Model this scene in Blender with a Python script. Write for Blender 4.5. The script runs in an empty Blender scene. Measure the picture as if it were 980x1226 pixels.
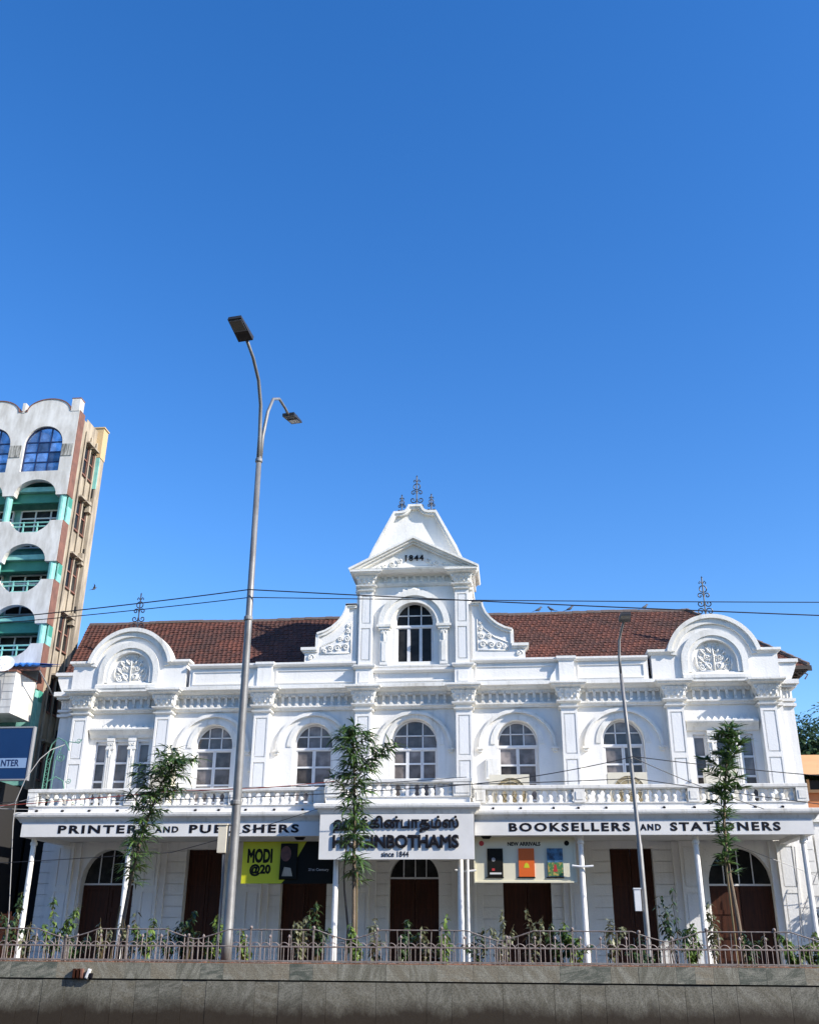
import bpy, bmesh, math, random
from mathutils import Vector, Matrix, Quaternion
random.seed(7)
C = bpy.context.scene.collection
SC = bpy.context.scene
rad = math.radians
PI = math.pi

# ------------------------------------------------------------------ camera, sky, sun, exposure
cam_d = bpy.data.cameras.new('camera')
cam = bpy.data.objects.new('camera', cam_d); C.objects.link(cam)
ROT = Matrix(((0.9950169, 0.0340587, 0.0937086), (0.0995252, -0.3958510, -0.9129056), (0.0060023, 0.9176829, -0.3972682)))
cam.matrix_world = Matrix.Translation((0, 0, 1.6)) @ ROT.to_4x4()
cam_d.sensor_fit = 'HORIZONTAL'; cam_d.sensor_width = 36.0
cam_d.lens = 36.0 * 1191.35 / 980.0
cam_d.clip_start = 0.1; cam_d.clip_end = 3000
SC.camera = cam

SUN = Vector((2.45, -1.0, 1.72)).normalized()
SUN_EL = math.asin(SUN.z); SUN_AZ = math.atan2(SUN.x, SUN.y)
world = bpy.data.worlds.new('World'); SC.world = world; world.use_nodes = True
wt = world.node_tree
bg = wt.nodes['Background']
sky = wt.nodes.new('ShaderNodeTexSky'); sky.sky_type = 'NISHITA'; sky.sun_disc = False
sky.sun_elevation = SUN_EL; sky.sun_rotation = SUN_AZ
sky.altitude = 0; sky.air_density = 1.0; sky.dust_density = 0.2; sky.ozone_density = 2.0
hs = wt.nodes.new('ShaderNodeHueSaturation'); hs.inputs['Saturation'].default_value = 1.36; hs.inputs['Hue'].default_value = 0.510; hs.inputs['Value'].default_value = 1.05
wt.links.new(sky.outputs[0], hs.inputs['Color']); wt.links.new(hs.outputs[0], bg.inputs['Color'])
bg.inputs['Strength'].default_value = 0.15

sd = bpy.data.lights.new('sun', 'SUN'); sd.energy = 5.0; sd.angle = rad(0.53); sd.color = (1.0, 0.93, 0.83)
so = bpy.data.objects.new('sun', sd); C.objects.link(so)
so.rotation_euler = SUN.to_track_quat('Z', 'Y').to_euler(); so.location = (30, -30, 40)

vs = SC.view_settings
vs.view_transform = 'Standard'; vs.look = 'None'; vs.gamma = 1.0; vs.use_curve_mapping = False; vs.exposure = 0.70

# ------------------------------------------------------------------ materials
def nm(name):
    m = bpy.data.materials.new(name); m.use_nodes = True
    nt = m.node_tree
    return m, nt, nt.nodes['Principled BSDF']

def mat(name, col, rough=0.6, var=0.0, scale=3.0, col2=None, bump=0.0, bscale=40.0, metal=0.0, spec=0.5,
        stretch=(1, 1, 1), obj_rand=0.0, isl_rand=0.0, thresh=(0.35, 0.65), coord='Object'):
    m, nt, b = nm(name)
    N = nt.nodes.new; L = nt.links.new
    b.inputs['Roughness'].default_value = rough
    b.inputs['Metallic'].default_value = metal
    b.inputs['Specular IOR Level'].default_value = spec
    c4 = (*col, 1)
    b.inputs['Base Color'].default_value = c4
    tc = N('ShaderNodeTexCoord'); mp = N('ShaderNodeMapping'); mp.inputs['Scale'].default_value = stretch
    L(tc.outputs[coord], mp.inputs[0])
    src = None
    if var > 0:
        no = N('ShaderNodeTexNoise'); no.inputs['Scale'].default_value = scale; no.inputs['Detail'].default_value = 6
        no.inputs['Roughness'].default_value = 0.65
        L(mp.outputs[0], no.inputs['Vector'])
        mr = N('ShaderNodeMapRange'); mr.inputs[1].default_value = thresh[0]; mr.inputs[2].default_value = thresh[1]
        mr.inputs[4].default_value = var
        L(no.outputs[0], mr.inputs[0])
        mx = N('ShaderNodeMix'); mx.data_type = 'RGBA'
        mx.inputs[6].default_value = c4
        mx.inputs[7].default_value = (*(col2 or tuple(c * 0.6 for c in col)), 1)
        L(mr.outputs[0], mx.inputs[0]); src = mx.outputs[2]
    if obj_rand > 0 or isl_rand > 0:
        if obj_rand > 0:
            r = N('ShaderNodeObjectInfo').outputs['Random']; a = obj_rand
        else:
            r = N('ShaderNodeNewGeometry').outputs['Random Per Island']; a = isl_rand
        mr2 = N('ShaderNodeMapRange'); mr2.inputs[3].default_value = 1 - a; mr2.inputs[4].default_value = 1 + a
        L(r, mr2.inputs[0])
        mv = N('ShaderNodeMix'); mv.data_type = 'RGBA'; mv.blend_type = 'MULTIPLY'; mv.inputs[0].default_value = 1
        if src: L(src, mv.inputs[6])
        else: mv.inputs[6].default_value = c4
        L(mr2.outputs[0], mv.inputs[7]); src = mv.outputs[2]
    if src: L(src, b.inputs['Base Color'])
    if bump > 0:
        n2 = N('ShaderNodeTexNoise'); n2.inputs['Scale'].default_value = bscale; n2.inputs['Detail'].default_value = 4
        L(mp.outputs[0], n2.inputs['Vector'])
        bp = N('ShaderNodeBump'); bp.inputs['Strength'].default_value = bump; bp.inputs['Distance'].default_value = 0.02
        L(n2.outputs[0], bp.inputs['Height']); L(bp.outputs[0], b.inputs['Normal'])
    return m

M = {}
def weathered(name, col, stain, amt):
    m, nt, b = nm(name)
    N = nt.nodes.new; L = nt.links.new
    g = N('ShaderNodeNewGeometry')
    def noise(scale, stretch, lo, hi, out, detail=6):
        mp = N('ShaderNodeMapping'); mp.inputs['Scale'].default_value = stretch; L(g.outputs['Position'], mp.inputs[0])
        no = N('ShaderNodeTexNoise'); no.inputs['Scale'].default_value = scale; no.inputs['Detail'].default_value = detail; no.inputs['Roughness'].default_value = 0.68
        L(mp.outputs[0], no.inputs['Vector'])
        mr = N('ShaderNodeMapRange'); mr.inputs[1].default_value = lo; mr.inputs[2].default_value = hi; mr.inputs[4].default_value = out
        L(no.outputs[0], mr.inputs[0]); return mr.outputs[0]
    f1 = noise(0.45, (1, 1, 1), 0.42, 0.72, 0.55 * amt)              # broad patches
    f2 = noise(2.6, (1.6, 1.6, 0.16), 0.52, 0.80, 0.9 * amt, 8)      # rain streaks
    f3 = noise(9.0, (1, 1, 0.7), 0.60, 0.78, 0.9 * amt, 5)           # specks and scuffs
    ad = N('ShaderNodeMath'); ad.operation = 'ADD'; L(f1, ad.inputs[0]); L(f2, ad.inputs[1])
    a2 = N('ShaderNodeMath'); a2.operation = 'ADD'; a2.use_clamp = True; L(ad.outputs[0], a2.inputs[0]); L(f3, a2.inputs[1])
    mx = N('ShaderNodeMix'); mx.data_type = 'RGBA'; mx.inputs[6].default_value = (*col, 1); mx.inputs[7].default_value = (*stain, 1)
    L(a2.outputs[0], mx.inputs[0]); L(mx.outputs[2], b.inputs['Base Color'])
    b.inputs['Roughness'].default_value = 0.7; b.inputs['Specular IOR Level'].default_value = 0.3
    n2 = N('ShaderNodeTexNoise'); n2.inputs['Scale'].default_value = 14; n2.inputs['Detail'].default_value = 6; L(g.outputs['Position'], n2.inputs['Vector'])
    bp = N('ShaderNodeBump'); bp.inputs['Strength'].default_value = 0.25; bp.inputs['Distance'].default_value = 0.03
    L(n2.outputs[0], bp.inputs['Height']); L(bp.outputs[0], b.inputs['Normal'])
    return m
M['white'] = weathered('white_paint', (0.76, 0.745, 0.71), (0.44, 0.425, 0.385), 0.42)
M['trim'] = weathered('trim_paint', (0.76, 0.745, 0.70), (0.36, 0.34, 0.28), 0.75)
M['panel'] = weathered('panel_paint', (0.72, 0.72, 0.71), (0.46, 0.46, 0.44), 0.4)
M['soffit'] = mat('soffit_paint', (0.68, 0.67, 0.64), 0.7, 0.6, 2, (0.5, 0.49, 0.46))
M['signwhite'] = mat('sign_panel', (0.70, 0.69, 0.665), 0.5, 0.6, 1.2, (0.58, 0.57, 0.54))
M['black'] = mat('black_letter', (0.008, 0.0075, 0.011), 0.55, spec=0.2)
M['frame'] = mat('window_frame_paint', (0.74, 0.74, 0.75), 0.45, 0.4, 5, (0.55, 0.55, 0.55))
M['wood'] = mat('door_wood', (0.075, 0.021, 0.008), 0.55, 0.9, 2.0, (0.015, 0.006, 0.003), 0.3, 18, spec=0.25, stretch=(5, 5, 0.4), thresh=(0.3, 0.7))
M['iron'] = mat('finial_iron', (0.015, 0.025, 0.045), 0.5, 0.5, 20, (0.03, 0.03, 0.035))
M['galv'] = mat('galvanised_steel', (0.24, 0.24, 0.235), 0.5, 0.9, 5, (0.14, 0.135, 0.13), 0.1, 60, metal=0.3, stretch=(1, 1, 0.35))
M['fence'] = mat('fence_paint', (0.24, 0.23, 0.22), 0.55, 0.9, 14, (0.14, 0.09, 0.07), 0.2, 80, obj_rand=0.2)
M['fence2'] = mat('palisade_paint', (0.36, 0.32, 0.31), 0.55, 0.9, 14, (0.18, 0.13, 0.11), 0.2, 80, obj_rand=0.15)
M['soil'] = mat('red_soil', (0.28, 0.11, 0.05), 0.95, 0.9, 5, (0.12, 0.06, 0.035), 0.8, 30)
M['asphalt'] = mat('asphalt', (0.055, 0.055, 0.055), 0.9, 0.8, 3, (0.035, 0.034, 0.032), 0.6, 120)
M['paving'] = mat('paving', (0.15, 0.145, 0.135), 0.85, 0.8, 2, (0.09, 0.085, 0.075), 0.4, 60)
M['ground'] = mat('dry_ground', (0.12, 0.10, 0.08), 0.95, 0.8, 0.3, (0.08, 0.07, 0.05), 0.5, 20)
M['dark'] = mat('dark_and_shade', (0.015, 0.014, 0.014), 0.9)  # near-black; also carries the painted shade of shop recess and alley
M['acbody'] = mat('ac_casing', (0.70, 0.65, 0.52), 0.5, 0.6, 4, (0.55, 0.50, 0.39))
M['acfan'] = mat('ac_fan_plastic', (0.30, 0.24, 0.13), 0.6)
M['grey'] = mat('grey_metal', (0.24, 0.24, 0.25), 0.5)
M['lampdark'] = mat('lamp_housing', (0.035, 0.033, 0.032), 0.45, metal=0.2)
M['lens'] = mat('lamp_lens', (0.22, 0.21, 0.17), 0.2, 0.7, 30, (0.12, 0.11, 0.09))
M['lens2'] = mat('lamp_lens_lit', (0.62, 0.62, 0.60), 0.25, 0.5, 30, (0.45, 0.45, 0.42))  # rear lens, coloured paler for the light its tilt catches
M['pvc'] = mat('white_pipe', (0.74, 0.75, 0.76), 0.35, 0.4, 6, (0.55, 0.55, 0.54))
M['cable'] = mat('cable', (0.012, 0.013, 0.016), 0.6)
M['redcable'] = mat('red_cable', (0.30, 0.05, 0.03), 0.6)
M['whitecable'] = mat('pale_cable', (0.30, 0.29, 0.28), 0.6)
M['bark'] = mat('bark', (0.22, 0.17, 0.12), 0.9, 0.9, 6, (0.11, 0.085, 0.06), 0.8, 40, stretch=(3, 3, 0.7))
M['twig'] = mat('green_stem', (0.12, 0.11, 0.05), 0.8, 0.8, 8, (0.17, 0.10, 0.05))
M['bird'] = mat('pigeon_grey', (0.05, 0.05, 0.06), 0.7, 0.6, 40, (0.12, 0.12, 0.13))
M['teal'] = mat('teal_paint', (0.25, 0.56, 0.50), 0.65, 0.9, 2, (0.14, 0.36, 0.33))
M['tealdark'] = mat('green_fascia', (0.05, 0.27, 0.20), 0.6, 0.6, 2, (0.03, 0.18, 0.14))
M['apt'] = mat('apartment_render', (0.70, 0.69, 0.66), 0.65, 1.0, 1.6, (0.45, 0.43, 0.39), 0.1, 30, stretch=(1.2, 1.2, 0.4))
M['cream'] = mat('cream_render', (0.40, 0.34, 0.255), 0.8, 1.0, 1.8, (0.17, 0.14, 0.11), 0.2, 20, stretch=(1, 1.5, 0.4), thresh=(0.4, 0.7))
M['tan'] = mat('tan_render', (0.50, 0.37, 0.21), 0.75, 0.6, 1.4, (0.5, 0.36, 0.18))
M['redbrown'] = mat('brick_red_paint', (0.21, 0.095, 0.068), 0.8, 0.9, 2, (0.12, 0.06, 0.045))
M['stain'] = mat('stained_render', (0.45, 0.44, 0.40), 0.8, 1.0, 4, (0.12, 0.115, 0.10), stretch=(3, 3, 0.5), thresh=(0.4, 0.6))
M['bluesheet'] = mat('blue_sheet', (0.03, 0.15, 0.50), 0.5, 0.5, 3, (0.05, 0.20, 0.5))
M['blueboard'] = mat('blue_board', (0.004, 0.030, 0.105), 0.4, 0.4, 1, (0.003, 0.020, 0.08))
M['paleblue'] = mat('pale_blue_band', (0.22, 0.32, 0.48), 0.45)
M['navy'] = mat('navy_letter', (0.008, 0.02, 0.08), 0.4)
M['orange'] = mat('orange_render', (0.55, 0.20, 0.07), 0.75, 0.7, 1, (0.42, 0.14, 0.05))
M['apricot'] = mat('apricot_paint', (0.66, 0.36, 0.16), 0.75, 0.5, 1, (0.55, 0.28, 0.12))
M['yellow'] = mat('yellow_print', (0.50, 0.50, 0.015), 0.5)
M['blackprint'] = mat('black_print', (0.008, 0.008, 0.006), 0.6, spec=0.15)
M['portrait'] = mat('portrait_print', (0.17, 0.06, 0.04), 0.5, 0.9, 6, (0.06, 0.025, 0.02))
M['creamprint'] = mat('cream_print', (0.66, 0.62, 0.46), 0.5, 0.3, 1, (0.6, 0.57, 0.44))
M['orangeprint'] = mat('orange_print', (0.62, 0.11, 0.01), 0.5)
M['redprint'] = mat('red_print', (0.40, 0.03, 0.03), 0.5)
M['greenprint'] = mat('green_print', (0.05, 0.16, 0.05), 0.5, 1.0, 9, (0.45, 0.30, 0.08), thresh=(0.5, 0.6))
M['blueprint'] = mat('blue_print', (0.06, 0.16, 0.27), 0.5, 1.0, 5, (0.02, 0.04, 0.07), thresh=(0.45, 0.6))
M['whiteprint'] = mat('white_print', (0.6, 0.6, 0.58), 0.5)
M['trellis'] = mat('green_wire', (0.10, 0.26, 0.19), 0.5, 0.6, 12, (0.05, 0.14, 0.1))
M['roofboard'] = mat('eave_timber', (0.05, 0.04, 0.035), 0.8)
M['ridge'] = mat('ridge_mortar', (0.16, 0.12, 0.10), 0.85, 0.9, 3, (0.08, 0.06, 0.055))

def glass_mat(name, col, rough, wav=0.03):
    m, nt, b = nm(name)
    N = nt.nodes.new; L = nt.links.new
    b.inputs['Base Color'].default_value = (*col, 1); b.inputs['Roughness'].default_value = rough
    b.inputs['Specular IOR Level'].default_value = 0.6
    tc = N('ShaderNodeTexCoord'); no = N('ShaderNodeTexNoise'); no.inputs['Scale'].default_value = 2.3; no.inputs['Detail'].default_value = 3
    L(tc.outputs['Object'], no.inputs['Vector'])
    oi = N('ShaderNodeObjectInfo')
    mr = N('ShaderNodeMapRange'); mr.inputs[3].default_value = 0.4; mr.inputs[4].default_value = 2.2
    L(oi.outputs['Random'], mr.inputs[0])
    mx = N('ShaderNodeMix'); mx.data_type = 'RGBA'; mx.inputs[6].default_value = (*col, 1); mx.inputs[7].default_value = (*(c * 1.9 for c in col), 1)
    mr1 = N('ShaderNodeMapRange'); mr1.inputs[1].default_value = 0.4; mr1.inputs[2].default_value = 0.62
    L(no.outputs[0], mr1.inputs[0]); L(mr1.outputs[0], mx.inputs[0])
    mv = N('ShaderNodeMix'); mv.data_type = 'RGBA'; mv.blend_type = 'MULTIPLY'; mv.inputs[0].default_value = 1
    L(mx.outputs[2], mv.inputs[6]); L(mr.outputs[0], mv.inputs[7]); L(mv.outputs[2], b.inputs['Base Color'])
    bp = N('ShaderNodeBump'); bp.inputs['Strength'].default_value = wav; bp.inputs['Distance'].default_value = 0.05
    L(no.outputs[0], bp.inputs['Height']); L(bp.outputs[0], b.inputs['Normal'])
    return m
M['glass'] = glass_mat('dusty_glass', (0.072, 0.064, 0.062), 0.14)
M['glass2'] = glass_mat('sky_glass', (0.20, 0.24, 0.29), 0.05, 0.004)
M['glass2'].node_tree.nodes['Principled BSDF'].inputs['Metallic'].default_value = 0.85
M['glass3'] = glass_mat('dim_glass', (0.011, 0.011, 0.011), 0.25)
M['glass3'].node_tree.nodes['Principled BSDF'].inputs['Specular IOR Level'].default_value = 0.12

def leaf_mat(name, dark, light, rough=0.42):
    m, nt, b = nm(name)
    N = nt.nodes.new; L = nt.links.new
    g = N('ShaderNodeNewGeometry'); mx = N('ShaderNodeMix'); mx.data_type = 'RGBA'
    mx.inputs[6].default_value = (*dark, 1); mx.inputs[7].default_value = (*light, 1)
    L(g.outputs['Random Per Island'], mx.inputs[0]); L(mx.outputs[2], b.inputs['Base Color'])
    b.inputs['Roughness'].default_value = rough
    tr = N('ShaderNodeBsdfTranslucent'); L(mx.outputs[2], tr.inputs[0])
    ms = N('ShaderNodeMixShader'); ms.inputs[0].default_value = 0.28
    L(b.outputs[0], ms.inputs[1]); L(tr.outputs[0], ms.inputs[2])
    L(ms.outputs[0], nt.nodes['Material Output'].inputs[0])
    return m
M['leaf'] = leaf_mat('mast_leaf', (0.022, 0.062, 0.020), (0.135, 0.23, 0.062))
M['leafy'] = leaf_mat('creeper_leaf', (0.055, 0.115, 0.024), (0.19, 0.27, 0.055))
M['leafd'] = leaf_mat('shade_leaf', (0.016, 0.040, 0.013), (0.07, 0.12, 0.038))
M['leafdry'] = leaf_mat('pale_leaf', (0.10, 0.12, 0.06), (0.22, 0.22, 0.12))

def tile_mat():
    m, nt, b = nm('clay_tile')
    N = nt.nodes.new; L = nt.links.new
    g = N('ShaderNodeNewGeometry')
    ramp = N('ShaderNodeValToRGB'); r = ramp.color_ramp
    r.elements[0].color = (0.080, 0.028, 0.018, 1); r.elements[1].color = (0.140, 0.045, 0.026, 1)
    e = r.elements.new(0.45); e.color = (0.100, 0.033, 0.020, 1)
    L(g.outputs['Random Per Island'], ramp.inputs[0])
    tc = N('ShaderNodeTexCoord'); no = N('ShaderNodeTexNoise'); no.inputs['Scale'].default_value = 0.55; no.inputs['Detail'].default_value = 7
    no.inputs['Roughness'].default_value = 0.7
    L(tc.outputs['Object'], no.inputs['Vector'])
    mr = N('ShaderNodeMapRange'); mr.inputs[1].default_value = 0.40; mr.inputs[2].default_value = 0.66; mr.inputs[4].default_value = 0.85
    L(no.outputs[0], mr.inputs[0])
    mx = N('ShaderNodeMix'); mx.data_type = 'RGBA'; mx.inputs[7].default_value = (0.040, 0.022, 0.016, 1)
    L(mr.outputs[0], mx.inputs[0]); L(ramp.outputs[0], mx.inputs[6]); L(mx.outputs[2], b.inputs['Base Color'])
    b.inputs['Roughness'].default_value = 0.85
    return m
M['tile'] = tile_mat()

def granite_mat(name, base, alt, vein):
    m, nt, b = nm(name)
    N = nt.nodes.new; L = nt.links.new
    tc = N('ShaderNodeTexCoord'); oi = N('ShaderNodeObjectInfo')
    off = N('ShaderNodeVectorMath'); off.operation = 'MULTIPLY_ADD'
    cmb = N('ShaderNodeCombineXYZ'); L(oi.outputs['Random'], cmb.inputs[0]); L(oi.outputs['Random'], cmb.inputs[1]); L(oi.outputs['Random'], cmb.inputs[2])
    L(cmb.outputs[0], off.inputs[0]); off.inputs[1].default_value = (37, 19, 53); L(tc.outputs['Object'], off.inputs[2])
    rot = N('ShaderNodeVectorRotate'); rot.inputs['Axis'].default_value = (0, 1, 0)
    ml = N('ShaderNodeMath'); ml.operation = 'MULTIPLY'; ml.inputs[1].default_value = 3.0; L(oi.outputs['Random'], ml.inputs[0]); L(ml.outputs[0], rot.inputs['Angle'])
    L(off.outputs[0], rot.inputs['Vector'])
    st = N('ShaderNodeMapping'); st.inputs['Scale'].default_value = (1.3, 1, 5.0); L(rot.outputs[0], st.inputs[0])
    n1 = N('ShaderNodeTexNoise'); n1.inputs['Scale'].default_value = 1.6; n1.inputs['Detail'].default_value = 8; n1.inputs['Roughness'].default_value = 0.7
    n1.inputs['Distortion'].default_value = 0.8
    L(st.outputs[0], n1.inputs['Vector'])
    n2 = N('ShaderNodeTexNoise'); n2.inputs['Scale'].default_value = 45; n2.inputs['Detail'].default_value = 3
    L(tc.outputs['Object'], n2.inputs['Vector'])
    mixb = N('ShaderNodeMix'); mixb.data_type = 'RGBA'; mixb.inputs[6].default_value = (*base, 1); mixb.inputs[7].default_value = (*alt, 1)
    L(oi.outputs['Random'], mixb.inputs[0])
    ramp = N('ShaderNodeMapRange'); ramp.inputs[1].default_value = 0.44; ramp.inputs[2].default_value = 0.62; ramp.inputs[4].default_value = 0.9
    L(n1.outputs[0], ramp.inputs[0])
    mx = N('ShaderNodeMix'); mx.data_type = 'RGBA'; mx.inputs[7].default_value = (*vein, 1)
    L(ramp.outputs[0], mx.inputs[0]); L(mixb.outputs[2], mx.inputs[6])
    sp = N('ShaderNodeMapRange'); sp.inputs[1].default_value = 0.35; sp.inputs[2].default_value = 0.65; sp.inputs[3].default_value = 0.68; sp.inputs[4].default_value = 1.28
    L(n2.outputs[0], sp.inputs[0])
    mv = N('ShaderNodeMix'); mv.data_type = 'RGBA'; mv.blend_type = 'MULTIPLY'; mv.inputs[0].default_value = 1
    L(mx.outputs[2], mv.inputs[6]); L(sp.outputs[0], mv.inputs[7])
    # mud splashed up from the road: blotches that thin out with height
    pos = N('ShaderNodeNewGeometry'); sx = N('ShaderNodeSeparateXYZ'); L(pos.outputs['Position'], sx.inputs[0])
    n3 = N('ShaderNodeTexNoise'); n3.inputs['Scale'].default_value = 1.5; n3.inputs['Detail'].default_value = 9; n3.inputs['Roughness'].default_value = 0.75
    sm = N('ShaderNodeMapping'); sm.inputs['Scale'].default_value = (1.0, 1, 0.6); L(pos.outputs['Position'], sm.inputs[0]); L(sm.outputs[0], n3.inputs['Vector'])
    hm = N('ShaderNodeMapRange'); hm.inputs[1].default_value = 0.15; hm.inputs[2].default_value = 0.72; hm.inputs[3].default_value = 0.85; hm.inputs[4].default_value = -0.30
    L(sx.outputs[2], hm.inputs[0])
    am = N('ShaderNodeMath'); am.operation = 'MULTIPLY_ADD'; am.inputs[1].default_value = 1.3; am.inputs[2].default_value = -0.15; L(n3.outputs[0], am.inputs[0])
    ad = N('ShaderNodeMath'); ad.operation = 'ADD'; L(hm.outputs[0], ad.inputs[0]); L(am.outputs[0], ad.inputs[1])
    md = N('ShaderNodeMapRange'); md.inputs[1].default_value = 0.38; md.inputs[2].default_value = 1.02; md.inputs[4].default_value = 0.94
    L(ad.outputs[0], md.inputs[0])
    mud = N('ShaderNodeMix'); mud.data_type = 'RGBA'; mud.inputs[7].default_value = (0.022, 0.014, 0.007, 1)
    L(md.outputs[0], mud.inputs[0]); L(mv.outputs[2], mud.inputs[6]); L(mud.outputs[2], b.inputs['Base Color'])
    b.inputs['Roughness'].default_value = 0.55
    bp = N('ShaderNodeBump'); bp.inputs['Strength'].default_value = 0.25; bp.inputs['Distance'].default_value = 0.01
    L(n2.outputs[0], bp.inputs['Height']); L(bp.outputs[0], b.inputs['Normal'])
    return m
M['granite'] = granite_mat('granite_slab', (0.110, 0.110, 0.090), (0.150, 0.140, 0.108), (0.205, 0.20, 0.168))
M['granitecap'] = granite_mat('granite_cap', (0.085, 0.098, 0.080), (0.22, 0.195, 0.145), (0.27, 0.265, 0.22))
M['joint'] = mat('dark_joint', (0.02, 0.02, 0.018), 0.9)

# ------------------------------------------------------------------ mesh helpers
class MB:
    def __init__(s): s.v = []; s.f = []
    def add(s, vs_, fs_):
        o = len(s.v); s.v += [tuple(p) for p in vs_]; s.f += [tuple(i + o for i in f) for f in fs_]; return s
    def box(s, x0, x1, y0, y1, z0, z1):
        return s.add([(x0, y0, z0), (x1, y0, z0), (x1, y1, z0), (x0, y1, z0), (x0, y0, z1), (x1, y0, z1), (x1, y1, z1), (x0, y1, z1)],
                     [(0, 1, 5, 4), (1, 2, 6, 5), (2, 3, 7, 6), (3, 0, 4, 7), (4, 5, 6, 7), (3, 2, 1, 0)])
    def prism(s, poly, y0, y1):                       # polygon in XZ, extruded along Y
        n = len(poly)
        vs_ = [(x, y0, z) for x, z in poly] + [(x, y1, z) for x, z in poly]
        fs_ = [tuple(range(n)), tuple(range(2 * n - 1, n - 1, -1))] + [(i, (i + 1) % n, n + (i + 1) % n, n + i) for i in range(n)]
        return s.add(vs_, fs_)
    def prism_x(s, poly, x0, x1):                     # polygon in YZ, extruded along X
        n = len(poly)
        vs_ = [(x0, y, z) for y, z in poly] + [(x1, y, z) for y, z in poly]
        fs_ = [tuple(range(n)), tuple(range(2 * n - 1, n - 1, -1))] + [(i, (i + 1) % n, n + (i + 1) % n, n + i) for i in range(n)]
        return s.add(vs_, fs_)
    def sweep(s, path, prof, closed=False):           # profile (outward, z) along a plan polyline; outward is right of travel
        n = len(path); k = len(prof); vs_ = []
        for i, p in enumerate(path):
            p = Vector(p)
            d0 = (p - Vector(path[i - 1])).normalized() if i > 0 else None
            d1 = (Vector(path[(i + 1) % n]) - p).normalized() if i < n - 1 else None
            if d0 is None: d0 = d1
            if d1 is None: d1 = d0
            n0 = Vector((d0.y, -d0.x)); n1 = Vector((d1.y, -d1.x)); m = (n0 + n1)
            m = m / max(0.3, m.dot(n0)) if m.length > 1e-6 else n0
            vs_ += [(p.x + m.x * o, p.y + m.y * o, z) for o, z in prof]
        fs_ = []
        for i in range(n - 1):
            for j in range(k):
                a = i * k + j; b = i * k + (j + 1) % k
                fs_.append((a, b, b + k, a + k))
        fs_ += [tuple(range(k)), tuple(range(n * k - 1, (n - 1) * k - 1, -1))]
        return s.add(vs_, fs_)
    def ribbon(s, path, t0, t1, y0, y1):              # band between two offsets of a path in XZ (left of travel positive)
        n = len(path); a = []; b = []
        for i in range(n):
            p = Vector(path[i])
            d0 = (p - Vector(path[i - 1])).normalized() if i > 0 else None
            d1 = (Vector(path[i + 1]) - p).normalized() if i < n - 1 else None
            if d0 is None: d0 = d1
            if d1 is None: d1 = d0
            n0 = Vector((-d0.y, d0.x)); n1 = Vector((-d1.y, d1.x)); m = n0 + n1
            m = m / max(0.4, m.dot(n0)) if m.length > 1e-6 else n0
            a.append(p + m * t0); b.append(p + m * t1)
        vs_ = []
        for i in range(n):
            vs_ += [(a[i].x, y0, a[i].y), (b[i].x, y0, b[i].y), (b[i].x, y1, b[i].y), (a[i].x, y1, a[i].y)]
        fs_ = []
        for i in range(n - 1):
            for j in range(4):
                fs_.append((4 * i + j, 4 * i + (j + 1) % 4, 4 * i + 4 + (j + 1) % 4, 4 * i + 4 + j))
        fs_ += [(0, 1, 2, 3), (4 * n - 1, 4 * n - 2, 4 * n - 3, 4 * n - 4)]
        return s.add(vs_, fs_)
    def tube(s, pts, r, n=6, caps=True):
        pts = [Vector(p) for p in pts]; k = len(pts); vs_ = []
        rr = r if isinstance(r, (list, tuple)) else [r] * k
        d = (pts[1] - pts[0]).normalized()
        u = d.orthogonal().normalized()
        for i, p in enumerate(pts):
            dd = ((pts[min(i + 1, k - 1)] - pts[max(i - 1, 0)])).normalized()
            u = (u - dd * u.dot(dd))
            u = u.normalized() if u.length > 1e-5 else dd.orthogonal().normalized()
            w = dd.cross(u)
            vs_ += [tuple(p + (u * math.cos(2 * PI * j / n) + w * math.sin(2 * PI * j / n)) * rr[i]) for j in range(n)]
        fs_ = [(i * n + j, i * n + (j + 1) % n, (i + 1) * n + (j + 1) % n, (i + 1) * n + j) for i in range(k - 1) for j in range(n)]
        if caps: fs_ += [tuple(range(n - 1, -1, -1)), tuple(range((k - 1) * n, k * n))]
        return s.add(vs_, fs_)
    def lathe(s, prof, n=10, c=(0, 0, 0)):
        vs_ = []
        for r, z in prof:
            vs_ += [(c[0] + r * math.cos(2 * PI * j / n), c[1] + r * math.sin(2 * PI * j / n), c[2] + z) for j in range(n)]
        k = len(prof)
        fs_ = [(i * n + j, i * n + (j + 1) % n, (i + 1) * n + (j + 1) % n, (i + 1) * n + j) for i in range(k - 1) for j in range(n)]
        fs_ += [tuple(range(n - 1, -1, -1)), tuple(range((k - 1) * n, k * n))]
        return s.add(vs_, fs_)
    def mesh(s, name, m, smooth=False, recalc=True):
        me = bpy.data.meshes.new(name); me.from_pydata(s.v, [], s.f)
        if recalc:
            bm = bmesh.new(); bm.from_mesh(me); bmesh.ops.recalc_face_normals(bm, faces=bm.faces); bm.to_mesh(me); bm.free()
        for mm in (m if isinstance(m, list) else [m]): me.materials.append(M[mm])
        if smooth: me.polygons.foreach_set('use_smooth', [True] * len(me.polygons))
        me.update(); return me
    def build(s, name, m, parent=None, loc=None, smooth=False, kind=None, recalc=True):
        o = bpy.data.objects.new(name, s.mesh(name, m, smooth, recalc)); C.objects.link(o)
        if parent: o.parent = parent
        if loc: o.location = loc
        if kind: o['kind'] = kind
        return o

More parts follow.
